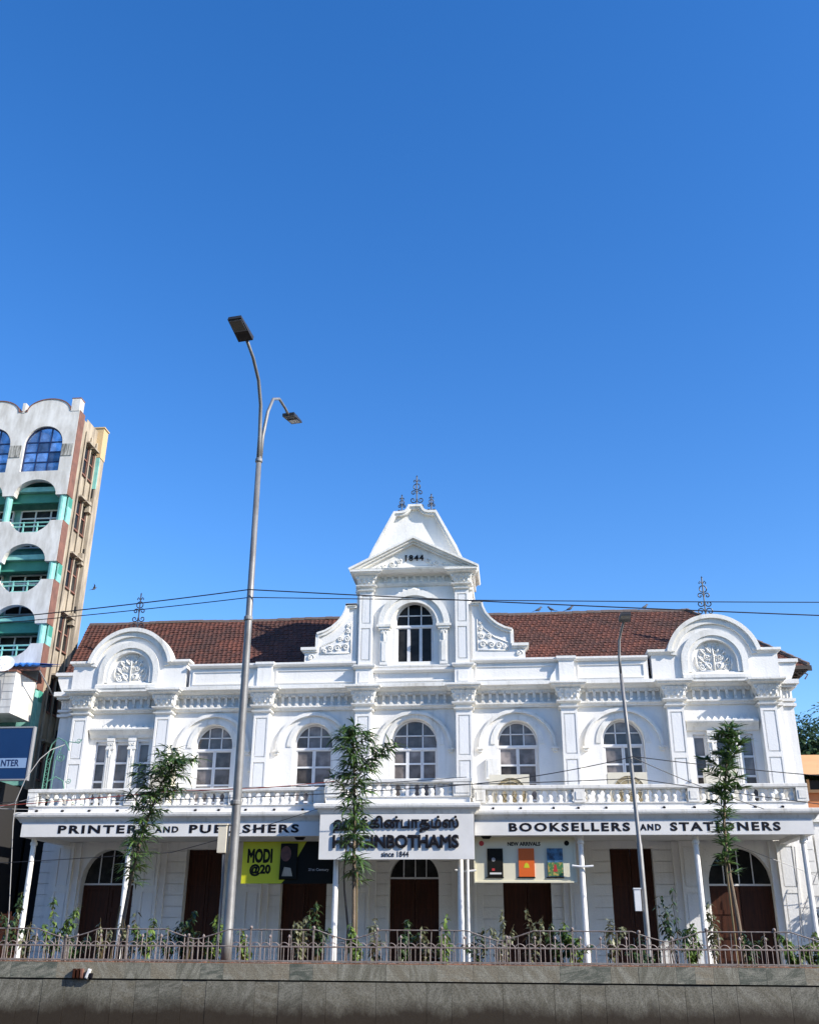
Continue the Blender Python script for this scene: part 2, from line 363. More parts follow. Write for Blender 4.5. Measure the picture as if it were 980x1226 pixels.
def inst(name, me, parent, loc, rot=None, scale=None):
    o = bpy.data.objects.new(name, me); C.objects.link(o); o.parent = parent; o.location = loc
    if rot: o.rotation_euler = rot
    if scale: o.scale = scale
    return o
def tag(o, label, cat, group=None):
    o['label'] = label; o['category'] = cat
    if group: o['group'] = group
    return o
def thing(name, label, cat, loc=(0, 0, 0), group=None):
    o = bpy.data.objects.new(name, None); C.objects.link(o); o.location = loc; o.empty_display_size = 0.3
    return tag(o, label, cat, group)
def struct(o): o['kind'] = 'structure'; return o
def arc(cx, cz, r, a0, a1, n, rz=None):
    rz = rz or r
    return [(cx + r * math.cos(rad(a0 + (a1 - a0) * i / n)), cz + rz * math.sin(rad(a0 + (a1 - a0) * i / n))) for i in range(n + 1)]
def arch_outline(x0, x1, z0, z1, cx, hw, zb, zs, rise, n=18):     # wall plate with an arched opening down to z0 (zb==z0)
    return [(x0, z0), (cx - hw, z0)] + arc(cx, zs, hw, 180, 0, n, rise) + [(cx + hw, z0), (x1, z0), (x1, z1), (x0, z1)]

def text(s_, box, y, m, parent, name='lettering', ext=0.01, bev=0.0, sp=1.0, extra=None):
    """lettering in the XZ plane facing -Y fitted to box (x0,x1,z0,z1), its back at y"""
    cu = bpy.data.curves.new('t', 'FONT'); cu.body = s_; cu.size = 1.0; cu.extrude = 0.02; cu.bevel_depth = bev; cu.bevel_resolution = 0
    cu.space_character = sp; cu.resolution_u = 3
    ob = bpy.data.objects.new('t', cu); C.objects.link(ob)
    bpy.context.view_layer.update()
    me = bpy.data.meshes.new_from_object(ob.evaluated_get(bpy.context.evaluated_depsgraph_get()))
    bpy.data.objects.remove(ob)
    if extra:
        bm = bmesh.new(); bm.from_mesh(me)
        for vs_, fs_ in extra:
            bv = [bm.verts.new(p) for p in vs_]
            for f in fs_: bm.faces.new([bv[i] for i in f])
        bm.to_mesh(me); bm.free()
    xs = [v.co.x for v in me.vertices]; ys = [v.co.y for v in me.vertices]; zs = [v.co.z for v in me.vertices]
    x0, x1, z0, z1 = box
    for v in me.vertices:
        u = (v.co.x - min(xs)) / (max(xs) - min(xs)); w = (v.co.y - min(ys)) / (max(ys) - min(ys)); t = (v.co.z - min(zs)) / (max(zs) - min(zs) + 1e-9)
        v.co = (x0 + u * (x1 - x0), y - t * ext, z0 + w * (z1 - z0))
    me.materials.clear(); me.materials.append(M[m])
    o = bpy.data.objects.new(name, me); C.objects.link(o); o.parent = parent
    return o

def spiral_pts(cx, cz, r, a0, turns, y, n=16, d=1, flip=1):
    out = []
    for i in range(n + 1):
        t = i / n; a = rad(a0) + d * turns * 2 * PI * t; q = r * (1 - 0.82 * t)
        out.append((cx + flip * q * math.cos(a), y, cz + q * math.sin(a)))
    return out

# ------------------------------------------------------------------ ground
def sheet(name, x0, x1, y0, y1, z, m):
    return struct(MB().add([(x0, y0, z), (x1, y0, z), (x1, y1, z), (x0, y1, z)], [(0, 1, 2, 3)]).build(name, m))
sheet('ground', -600, 600, -400, 900, -0.02, 'ground')
sheet('road', -300, 300, -7, 20.2, -0.012, 'asphalt')
sheet('service_lane', -300, 300, 25.3, 34.6, -0.012, 'asphalt')
sheet('road_edge_line', -300, 300, 19.5, 19.65, -0.006, 'whiteprint')
struct(MB().box(-300, 300, 34.6, 34.8, -0.02, 0.13).build('kerb', 'paving'))
struct(MB().box(-300, 300, 34.8, 41.4, -0.02, 0.12).build('pavement', 'paving'))
struct(MB().box(-300, 300, -9.5, -7, -0.02, 0.12).build('near_pavement', 'paving'))

# ------------------------------------------------------------------ bookshop
BX, BY = -4.0, 41.0
shop = thing('bookshop', 'white two-storey colonial shop building with arched windows, gabled tower and red tiled roof', 'building', (BX, BY, 0))
PIL = [-14.32, -10.67, -6.4, -2.1, 2.1, 6.4, 10.67, 14.32]
WY = 0.46                                             # bay wall plane behind the pilaster fronts
MID = [(-10.67, -6.4), (-6.4, -2.1), (-2.1, 2.1), (2.1, 6.4), (6.4, 10.67)]
END = [(-14.32, -10.67), (10.67, 14.32)]
FLOOR = 6.0

# upper storey walls
for (a, b) in MID:
    cx = (a + b) / 2; hw = 0.98 if abs(cx) < 0.1 else 0.84
    mb = MB(); mb.prism(arch_outline(a, b, FLOOR, 11.45, cx, hw, FLOOR, 9.14, 0.94 if hw < 0.9 else 1.08), WY, WY + 0.6)
    mb.build('bay_wall', 'white', shop)
    r = 1.52
    mo = MB(); mo.ribbon(arc(cx, 8.98, r, 180, 0, 26, 1.45), -0.05, 0.06, WY - 0.12, WY + 0.02)
    mo.ribbon(arc(cx, 8.98, r, 180, 0, 26, 1.45), 0.06, 0.11, WY - 0.06, WY + 0.02)
    mo.ribbon(arc(cx, 9.10, hw + 0.16, 180, 0, 22, hw + 0.24), -0.10, 0.10, WY - 0.035, WY + 0.02)
    for sx in (-1, 1):
        mo.box(cx + sx * r - 0.13, cx + sx * r + 0.13, WY - 0.16, WY + 0.02, 8.88, 8.97)
        mo.box(cx + sx * r - 0.08, cx + sx * r + 0.08, WY - 0.11, WY + 0.02, 8.78, 8.88)
    mo.build('arch_moulding', 'trim', shop)
for (a, b) in END:
    cx = (a + b) / 2
    mb = MB(); W3 = [(cx - 0.94, 0.24), (cx, 0.30), (cx + 0.94, 0.24)]
    xs = [a]
    for x, h in W3: xs += [x - h, x + h]
    xs.append(b)
    for i in range(0, 8, 2): mb.box(xs[i], xs[i + 1], WY, WY + 0.5, FLOOR, 9.40)
    mb.box(a, b, WY, WY + 0.5, 9.40, 11.45)
    mb.build('bay_wall', 'white', shop)
    # hood over the three slim windows, with pointed cresting
    hd = MB(); hw_ = 1.42
    hd.prism_x([(WY + .02, 9.54), (WY - 0.10, 9.54), (WY - 0.16, 9.66), (WY - 0.30, 9.80), (WY - 0.34, 9.86), (WY - 0.34, 9.93), (WY + .02, 9.95)], cx - hw_, cx + hw_)
    h_o = hd.build('window_hood', 'trim', shop)
    cr = MB()
    for i in range(11):
        x = cx - 1.3 + i * 0.26; z = 9.94
        cr.add([(x - 0.12, WY - 0.22, z), (x + 0.12, WY - 0.22, z), (x + 0.12, WY - 0.06, z), (x - 0.12, WY - 0.06, z), (x, WY - 0.14, z + 0.17)], [(0, 1, 4), (1, 2, 4), (2, 3, 4), (3, 0, 4)])
    cr.build('cresting', 'trim', h_o)
    for sx in (-1, 1):
        pl = MB(); px = cx + sx * 0.47
        pl.box(px - 0.15, px + 0.15, WY - 0.12, WY + .02, FLOOR, 9.05)
        for q in range(3): pl.box(px - 0.11 + q * 0.085, px - 0.06 + q * 0.085, WY - 0.145, WY - 0.10, 6.4, 8.85)
        pl.box(px - 0.18, px + 0.18, WY - 0.16, WY + .02, 9.05, 9.13); pl.box(px - 0.16, px + 0.16, WY - 0.13, WY + .02, 9.13, 9.40)
        pl.tube(spiral_pts(px - 0.07, 9.27, 0.07, 0, 1.3, WY - 0.14, 10), 0.02, 4); pl.tube(spiral_pts(px + 0.07, 9.27, 0.07, 180, 1.3, WY - 0.14, 10, -1), 0.02, 4)
        pl.tube([(px, WY - 0.14, 8.75), (px, WY - 0.14, 9.05)], 0.04, 5)
        pl.box(px - 0.17, px + 0.17, WY - 0.15, WY + .02, 9.40, 9.545)
        pl.build('colonnette', 'trim', shop)

# frieze and dentils per bay
for (a, b) in MID + END:
    x0, x1 = a + 0.33, b - 0.33
    fr = MB()
    fr.prism_x([(WY + .02, 10.60), (WY - 0.10, 10.60), (WY - 0.13, 10.66), (WY - 0.20, 10.72), (WY - 0.20, 10.78), (WY + .02, 10.80)], x0, x1)
    fr.prism_x([(WY + .02, 11.16), (WY - 0.14, 11.18), (WY - 0.18, 11.30), (WY - 0.32, 11.36), (WY - 0.38, 11.44), (WY - 0.50, 11.46), (WY - 0.50, 11.60), (WY - 0.2, 11.60), (WY + .02, 11.58)], x0, x1)
    f_o = fr.build('frieze', 'trim', shop)
    de = MB(); n = int((x1 - x0) / 0.30); st = (x1 - x0) / n
    for i in range(n):
        x = x0 + (i + 0.5) * st
        de.prism_x([(WY + .01, 10.80), (WY - 0.16, 10.80), (WY - 0.17, 10.88), (WY - 0.09, 10.95), (WY - 0.12, 11.05), (WY - 0.17, 11.17), (WY + .01, 11.17)], x - 0.055, x + 0.055)
        de.box(x - 0.09, x + 0.09, WY - 0.13, WY + .01, 10.79, 10.85)
        for q in (-1, 1): de.box(x + q * st * 0.25 - 0.025, x + q * st * 0.25 + 0.025, WY - 0.22, WY - 0.12, 11.19, 11.27)
    de.build('dentil_row', 'trim', f_o)

# pilasters
def leaf_lump(mb, x, y, z, w, h, out, ax=(1, 0), nrm=(0, -1)):
    """acanthus leaf standing on a face: ax = direction along the face, nrm = outward"""
    prof = [(0.0, 0.02), (0.35, 0.05), (0.75, 0.10), (1.0, 0.24), (0.92, 0.30)]
    vs_ = []; k = len(prof)
    for i, (t, o) in enumerate(prof):
        ww = w * (0.5, 0.55, 0.5, 0.34, 0.2)[i]
        for sgn, oo in ((-1, 0.0), (0, 0.05), (1, 0.0)):
            ox = (o + oo) * out / 0.24
            vs_.append((x + ax[0] * sgn * ww + nrm[0] * ox, y + ax[1] * sgn * ww + nrm[1] * ox, z + h * t))
    for i in range(2): vs_ += []
    fs_ = [(i * 3 + j, i * 3 + j + 1, i * 3 + j + 4, i * 3 + j + 3) for i in range(k - 1) for j in range(2)]
    mb.add(vs_, fs_)

def capital_mb(hw, y0, y1, z0, z1, ab, yo):
    """mouldings, bell, leaves and abacus of one capital; y0 front of shaft, y1 wall"""
    H = z1 - z0; mb = MB()
    def ring(h0, h1, e):
        mb.box(-hw - e, hw + e, y0 - e, y1, z0 + h0 * H, z0 + h1 * H)
    def coll(h0, h1, e0, e1):
        mb.sweep([(-hw, y1), (-hw, y0), (hw, y0), (hw, y1)], [(0, z0 + h0 * H), (e0, z0 + h0 * H), (e1, z0 + h1 * H), (0, z0 + h1 * H)])
    coll(0.00, 0.045, 0.02, 0.06); coll(0.045, 0.09, 0.09, 0.10)
    mb.box(-hw - 0.01, hw + 0.01, y0 - 0.01, y1, z0, z0 + 0.75 * H)
    coll(0.20, 0.26, 0.05, 0.12); coll(0.26, 0.31, 0.16, 0.17)
    coll(0.36, 0.76, 0.03, 0.20)
    mb.sweep([(-hw, y1), (-hw, y0), (hw, y0), (hw, y1)], [(0, z0 + 0.76 * H), (0.16, z0 + 0.76 * H), (0.24, z0 + 0.82 * H), (0.34, z0 + 0.86 * H), (0.36, z0 + 0.92 * H), (0.42, z0 + 0.93 * H), (0.42, z1), (0, z1)])
    lw = hw * 0.52
    for i in (-1, 0, 1):
        leaf_lump(mb, i * hw * 0.72, y0 - 0.04, z0 + 0.31 * H, lw * 0.8, 0.26 * H, 0.10)
    for i in (-0.5, 0.5, 1.5, -1.5):
        leaf_lump(mb, i * hw * 0.68, y0 - 0.08, z0 + 0.42 * H, lw * 0.8, 0.33 * H, 0.13)
    for s in (-1, 1):
        for t in (0.12, 0.5, 0.88):
            yy = y0 + (y1 - y0) * t
            leaf_lump(mb, s * (hw + 0.05), yy, z0 + (0.31 if t != 0.5 else 0.42) * H, 0.14, 0.3 * H, 0.13, (0, 1), (s, 0))
        mb.tube(spiral_pts(s * (hw + 0.10), z0 + 0.69 * H, 0.09, 90, 1.2, y0 - 0.16, 12, s), 0.03, 5)
    return mb

def pilaster_mb(hw, y0, y1, z0, z1, splits):
    mb = MB(); mb.box(-hw, hw, y0 + 0.04, y1, z0, z1)
    m = 0.09; zz = [z0] + splits + [z1]
    mb.box(-hw, -hw + m, y0, y0 + 0.04, z0, z1); mb.box(hw - m, hw, y0, y0 + 0.04, z0, z1)
    for i, zq in enumerate(zz):
        h = 0.10
        a_, b_ = (zq, zq + 2 * h) if i == 0 else ((zq - 2 * h, zq) if i == len(zz) - 1 else (zq - h, zq + h))
        mb.box(-hw + m, hw - m, y0, y0 + 0.04, a_, b_)
    panels = []
    for i in range(len(zz) - 1):
        lo = zz[i] + (0.2 if i == 0 else 0.10) + 0.05; hi = zz[i + 1] - (0.2 if i == len(zz) - 2 else 0.10) - 0.05
        panels.append(MB().box(-hw + m + 0.05, hw - m - 0.05, y0 + 0.012, y0 + 0.045, lo, hi))
    return mb, panels

cap_me = capital_mb(0.33, 0.0, WY + 0.1, 10.44, 11.50, 0.7, 0.4).mesh('capital', 'trim')
pmb, ppan = pilaster_mb(0.33, 0.0, WY + 0.1, FLOOR, 10.44, [8.5])
pil_me = pmb.mesh('pilaster', 'white'); pan_me = [p.mesh('panel', 'panel') for p in ppan]
for x in PIL:
    p = inst('pilaster', pil_me, shop, (x, 0, 0))
    inst('capital', cap_me, p, (0, 0, 0))
    for q in pan_me: inst('panel', q, p, (0, 0, 0))
# stepped-back corner piers
for s in (-1, 1):
    for k, (x0, x1, y) in enumerate(((0.33, 0.62, 0.20), (0.62, 1.08, 0.36))):
        mb = MB(); xa, xb = 14.32 + x0, 14.32 + x1
        mb.box(min(s * xa, s * xb), max(s * xa, s * xb), y, 2.0, FLOOR, 10.5)
        prof = [(0, 0), (0.06, 0.02), (0.10, 0.06), (0.10, 0.12), (0, 0.12)]
        for zb in (10.46, 10.66): mb.box(min(s * xa, s * xb) - 0.1 * k, max(s * xa, s * xb) + 0.1 * k, y - 0.10, 2.0, zb, zb + 0.11)
        mb.box(min(s * xa, s * xb), max(s * xa, s * xb), y, 2.0, 10.5, 11.2)
        mb.box(min(s * xa, s * xb) - 0.16 * k, max(s * xa, s * xb) + 0.16 * k, y - 0.22, 2.0, 11.2, 11.32)
        mb.box(min(s * xa, s * xb) - 0.26 * k, max(s * xa, s * xb) + 0.26 * k, y - 0.34, 2.0, 11.32, 11.5)
        for q in range(3): leaf_lump(mb, s * (xa + (xb - xa) * (0.2 + 0.3 * q)), y - 0.02, 10.8, 0.14, 0.34, 0.15)
        mb.build('corner_pier', 'white', shop)

# parapet between the pilaster pedestals
def parapet(a, b, ztop=12.62):
    mb = MB(); mb.box(a, b, 0.24, 0.62, 11.58, ztop - 0.10)
    mb.prism_x([(0.62, ztop - 0.16), (0.16, ztop - 0.16), (0.10, ztop - 0.10), (0.06, ztop - 0.08), (0.06, ztop), (0.62, ztop)], a, b)
    mb.box(a + 0.14, b - 0.14, 0.20, 0.24, 12.28, 12.34); mb.box(a + 0.14, b - 0.14, 0.20, 0.24, 11.74, 11.80)
    mb.box(a + 0.14, a + 0.20, 0.20, 0.24, 11.8, 12.28); mb.box(b - 0.20, b - 0.14, 0.20, 0.24, 11.8, 12.28)
    mb.box(a, b, 0.17, 0.24, 11.58, 11.66)
    return mb.build('parapet', 'white', shop)
for a, b in ((-9.75, -6.72), (-6.08, -2.46), (2.46, 6.08), (6.72, 9.75)): parapet(a, b)
parapet(-1.74, 1.74, 12.27)
for x in (-6.4, 6.4):
    mb = MB(); mb.box(x - 0.32, x + 0.32, 0.04, 0.62, 11.5, 12.46)
    mb.sweep([(x - 0.32, 0.62), (x - 0.32, 0.04), (x + 0.32, 0.04), (x + 0.32, 0.62)], [(0, 12.46), (0.05, 12.48), (0.09, 12.54), (0.09, 12.64), (-0.1, 12.64)])
    mb.prism([(x - 0.32, 11.6), (x - 0.72, 11.6), (x - 0.66, 11.85), (x - 0.50, 12.05), (x - 0.42, 12.3), (x - 0.32, 12.36)], 0.1, 0.24)
    mb.build('pedestal', 'white', shop)
for x in (-2.1, 2.1):
    mb = MB(); mb.box(x - 0.36, x + 0.36, 0.0, 0.62, 11.5, 12.27); mb.box(x - 0.22, x + 0.22, -0.02, 0.0, 11.66, 12.12)
    mb.build('pedestal', 'white', shop)

# end gables
for s, cx in ((-1, -12.46), (1, 12.46)):
    g = MB()
    zs, R = 12.40, 1.86
    out = [(cx - 2.55, 11.5), (cx + 2.55, 11.5), (cx + 2.55, 12.74), (cx + 1.83, 12.74)] + arc(cx, zs, R, 10.5, 169.5, 30) + [(cx - 1.83, 12.74), (cx - 2.55, 12.74)]
    # plate with the niche cut out
    ni = [(cx - 2.55, 11.9), (cx - 0.90, 11.9)] + arc(cx, 12.34, 0.90, 180, 0, 22) + [(cx + 0.90, 11.9), (cx + 2.55, 11.9), (cx + 2.55, 12.74), (cx + 1.83, 12.74)] + arc(cx, zs, R, 10.5, 169.5, 30) + [(cx - 1.83, 12.74), (cx - 2.55, 12.74)]
    g.prism(ni, 0.22, 0.72); g.box(cx - 2.55, cx + 2.55, 0.22, 0.72, 11.5, 11.9)
    g.box(cx - 1.0, cx + 1.0, 0.36, 0.60, 11.85, 13.3)
    go = g.build('end_gable', 'white', shop)
    mo = MB()
    mo.ribbon(arc(cx, zs, R, 169, 11, 34), -0.10, 0.07, 0.02, 0.76)
    mo.ribbon(arc(cx, zs, R - 0.20, 172, 8, 34), -0.12, 0.10, 0.12, 0.24)
    mo.build('outer_moulding', 'trim', go)
    m2 = MB()
    m2.ribbon(arc(cx, 12.34, 1.22, 180, 0, 28), -0.13, 0.13, 0.10, 0.24)
    m2.ribbon(arc(cx, 12.34, 1.0, 180, 0, 28), -0.09, 0.09, 0.16, 0.24)
    for q in (-1, 1):
        m2.box(cx + q * 1.22 - 0.13, cx + q * 1.22 + 0.13, 0.10, 0.24, 11.62, 12.34); m2.box(cx + q * 1.0 - 0.09, cx + q * 1.0 + 0.09, 0.16, 0.24, 11.9, 12.34)
    m2.build('inner_moulding', 'trim', go)
    # cap mouldings of the side blocks
    for q in (-1, 1):
        c = MB(); xa, xb = sorted((cx + q * 1.72, cx + q * 2.55))
        c.sweep([(xa, 0.72), (xa, 0.22), (xb, 0.22), (xb, 0.72)] if q > 0 else [(xa, 0.72), (xa, 0.22), (xb, 0.22), (xb, 0.72)],
                [(-0.2, 12.64), (0.04, 12.66), (0.08, 12.72), (0.15, 12.76), (0.15, 12.86), (-0.2, 12.86)])
        c.build('block_cap', 'trim', go)
    sill = MB(); sill.prism_x([(0.36, 11.5), (-0.02, 11.5), (-0.08, 11.60), (-0.08, 11.74), (0.02, 11.80), (0.36, 11.90)], cx - 1.36, cx + 1.36); sill.build('sill', 'trim', go)
    re = MB(); yy = 0.345
    re.box(cx - 0.74, cx + 0.74, 0.31, 0.37, 11.90, 11.98)
    for q in (-1, 1):
        for (dx, dz, r_, a0, tn, d) in ((0.50, 12.12, 0.15, 200, 1.6, 1), (0.22, 12.20, 0.15, 20, 1.5, -1), (0.52, 12.45, 0.15, 260, 1.5, 1), (0.26, 12.55, 0.14, 60, 1.5, -1), (0.40, 12.76, 0.13, 300, 1.5, 1), (0.14, 12.86, 0.12, 100, 1.5, -1), (0.20, 13.06, 0.09, 0, 1.3, 1)):
            re.tube(spiral_pts(cx + q * dx, dz, r_, a0, tn, yy, 14, d, q), [0.038 - 0.001 * i for i in range(15)], 5)
        for (dx, dz, ex, ez) in ((0.10, 12.0, 0.36, 12.3), (0.65, 12.0, 0.70, 12.6), (0.36, 12.3, 0.62, 12.62), (0.30, 12.62, 0.5, 12.9), (0.05, 12.7, 0.28, 12.98)):
            re.tube([(cx + q * dx, yy, dz), (cx + q * (dx + ex) / 2 + q * 0.05, yy - 0.03, (dz + ez) / 2), (cx + q * ex, yy, ez)], [0.02, 0.05, 0.02], 5)
    re.tube([(cx, yy, 11.98), (cx, yy - 0.03, 12.5), (cx, yy, 13.1)], [0.05, 0.035, 0.03], 5)
    for k in range(5): leaf_lump(re, cx + (k - 2) * 0.09, 0.35, 12.38, 0.07, 0.24 - 0.03 * abs(k - 2), 0.08)
    re.build('floral_relief', 'trim', go, smooth=True)
    # ball flower band under the gable side
    ex = MB(); xa, xb = sorted((s * 15.01, s * 15.75))
    ex.prism([(s * 15.01, 11.5), (s * 15.42, 11.5), (s * 15.55, 11.75), (s * 15.70, 12.1), (s * 15.70, 12.26), (s * 15.01, 12.26)], 0.3, 1.6)
    ex.box(min(s * 15.01, s * 15.80), max(s * 15.01, s * 15.80), 0.22, 1.7, 12.26, 12.40)
    ex.build('parapet', 'white', shop)

# tower
tw = MB()
tw.prism(arch_outline(-2.5, 2.5, 12.27, 16.6, 0, 0.84, 12.27, 14.38, 0.92), 0.27, 1.0)
tw.box(-0.84, 0.84, 0.27, 1.0, 12.27, 12.60)
tw.box(-2.5, 2.5, 1.0, 2.4, 12.27, 16.6)
tw.build('tower_wall', 'white', shop)
lg = MB()
lg.sweep([(-2.52, 0.9), (-2.52, 0.2), (-2.44, 0.2), (-2.44, 0.0), (-1.74, 0.0), (-1.74, 0.24), (1.74, 0.24), (1.74, 0.0), (2.44, 0.0), (2.44, 0.2), (2.52, 0.2), (2.52, 0.9)],
         [(-0.2, 12.27), (0.04, 12.27), (0.10, 12.32), (0.12, 12.36), (0.12, 12.42), (-0.2, 12.44)])
lg.build('tower_ledge', 'trim', shop)
tcap = capital_mb(0.28, 0.02, 0.5, 15.70, 16.58, 0.5, 0.3).mesh('tower_capital', 'trim')
pmb, ppan = pilaster_mb(0.29, 0.02, 0.46, 12.42, 15.72, [14.15]); tp_me = pmb.mesh('tower_pilaster', 'white'); tpp = [p.mesh('panel', 'panel') for p in ppan]
for s in (-1, 1):
    p = inst('tower_pilaster', tp_me, shop, (s * 2.08, 0, 0)); inst('capital', tcap, p, (0, 0, 0))
    for q in tpp: inst('panel', q, p, (0, 0, 0))
    mb = MB(); xa, xb = sorted((s * 2.37, s * 2.52)); mb.box(xa, xb, 0.22, 2.4, 12.42, 16.5)
    for z in (15.72, 15.9): mb.box(xa - .06, xb + .06, 0.14, 2.4, z, z + 0.1)
    mb.box(xa - .12, xb + .12, 0.08, 2.4, 16.36, 16.5); mb.build('tower_corner', 'white', shop)
# tower frieze
fr = MB(); fr.prism_x([(0.29, 15.98), (0.22, 15.98), (0.16, 16.06), (0.14, 16.12), (0.29, 16.13)], -1.78, 1.78)
fr.prism_x([(0.29, 16.40), (0.18, 16.42), (0.10, 16.50), (0.02, 16.58), (0.29, 16.62)], -1.78, 1.78)
f_o = fr.build('frieze', 'trim', shop)
de = MB()
for i in range(11):
    x = -1.6 + i * 0.32
    de.prism_x([(0.29, 16.13), (0.16, 16.13), (0.15, 16.2), (0.22, 16.26), (0.19, 16.33), (0.14, 16.41), (0.29, 16.41)], x - 0.06, x + 0.06)
    de.box(x - 0.1, x + 0.1, 0.19, 0.29, 16.12, 16.18)
de.build('dentil_row', 'trim', f_o)
# pediment
pe = MB()
pe.prism([(-2.55, 16.66), (2.55, 16.66), (0, 18.02)], -0.02, 2.2)
pe_o = pe.build('pediment', 'white', shop)
rk = MB()
rk.sweep([(-2.52, 2.2), (-2.52, -0.12), (2.52, -0.12), (2.52, 2.2)], [(-0.3, 16.50), (0.05, 16.50), (0.12, 16.56), (0.18, 16.58), (0.22, 16.66), (-0.3, 16.70)])
path = [(-2.86, 16.68), (0, 18.12), (2.86, 16.68)]
rk.ribbon(path, -0.09, 0.0, -0.42, 2.2); rk.ribbon(path, -0.17, -0.085, -0.32, 0.1); rk.ribbon(path, -0.26, -0.165, -0.20, 0.05)
rk.build('raking_cornice', 'trim', pe_o)
rl = MB()
for q in (-1, 1):
    for (dx, dz, r_, a0, d) in ((0.95, 16.92, 0.15, 180, 1), (0.62, 17.08, 0.13, 20, -1), (1.30, 16.86, 0.11, 30, -1), (0.32, 17.28, 0.12, 180, 1), (0.70, 16.84, 0.08, 0, 1), (1.55, 16.80, 0.08, 180, 1)):
        rl.tube(spiral_pts(q * dx, dz, r_, a0, 1.5, -0.04, 12, d, q), 0.028, 5)
    rl.tube([(q * 0.1, -0.04, 16.8), (q * 0.8, -0.05, 16.76), (q * 1.7, -0.04, 16.74)], [0.03, 0.04, 0.02], 5)
rl.build('floral_relief', 'trim', pe_o, smooth=True)
text('1844', (-0.38, 0.44, 17.06, 17.34), -0.03, 'black', pe_o, 'date_numerals', 0.05, 0.02, 1.15)
# attic behind the pediment
at = [(-2.45, 16.4), (2.45, 16.4), (1.80, 17.9), (0.93, 19.60), (0.62, 19.60), (0.45, 19.64), (0.34, 19.74), (0.26, 19.92), (-0.26, 19.92), (-0.34, 19.74), (-0.45, 19.64), (-0.62, 19.60), (-0.93, 19.60), (-1.80, 17.9)]
ab_ = MB(); ab_.prism(at, 0.60, 2.2); a_o = ab_.build('attic', 'white', shop)
am = MB(); am.ribbon([at[1], at[2], at[3], at[4], at[5], at[6], at[7], at[8], at[9], at[10], at[11], at[12], at[13], at[0]], -0.02, 0.13, 0.42, 0.62)
am.ribbon([at[1], at[2], at[3], at[4], at[5], at[6], at[7], at[8], at[9], at[10], at[11], at[12], at[13], at[0]], -0.07, 0.04, 0.36, 2.25)
am.build('coping', 'trim', a_o)
# arch surround of the tower window
su = MB()
su.ribbon(arc(0, 14.22, 1.42, 180, 0, 26), -0.13, 0.13, 0.06, 0.29); su.ribbon(arc(0, 14.22, 1.16, 180, 0, 26), -0.16, 0.16, 0.14, 0.29)
for q in (-1, 1):
    su.box(q * 1.28 - 0.17, q * 1.28 + 0.17, 0.10, 0.29, 12.44, 14.0); su.box(q * 1.28 - 0.10, q * 1.28 + 0.10, 0.075, 0.10, 12.6, 13.45)
    su.box(q * 1.29 - 0.32, q * 1.29 + 0.32, 0.0, 0.29, 14.10, 14.21); su.box(q * 1.29 - 0.25, q * 1.29 + 0.25, 0.04, 0.29, 14.0, 14.10)
    for k in (-1, 1): su.tube(spiral_pts(q * 1.28 + k * 0.08, 13.86, 0.08, 90, 1.3, 0.08, 10, k), 0.025, 4)
    su.tube([(q * 1.28, 0.09, 13.5), (q * 1.28, 0.06, 13.7), (q * 1.28, 0.09, 13.9)], [0.02, 0.05, 0.02], 5)
su.build('window_surround', 'trim', shop)
kr = MB()
for q in (-1, 1):
    for (dx, dz, r_) in ((0.18, 15.78, 0.10), (0.40, 15.72, 0.10), (0.60, 15.62, 0.08)): kr.tube(spiral_pts(q * dx, dz, r_, 60, 1.4, 0.16, 10, q, q), 0.03, 5)
kr.tube([(-0.7, 0.16, 15.58), (0, 0.14, 15.82), (0.7, 0.16, 15.58)], [0.02, 0.06, 0.02], 5)
kr.build('floral_crest', 'trim', shop, smooth=True)
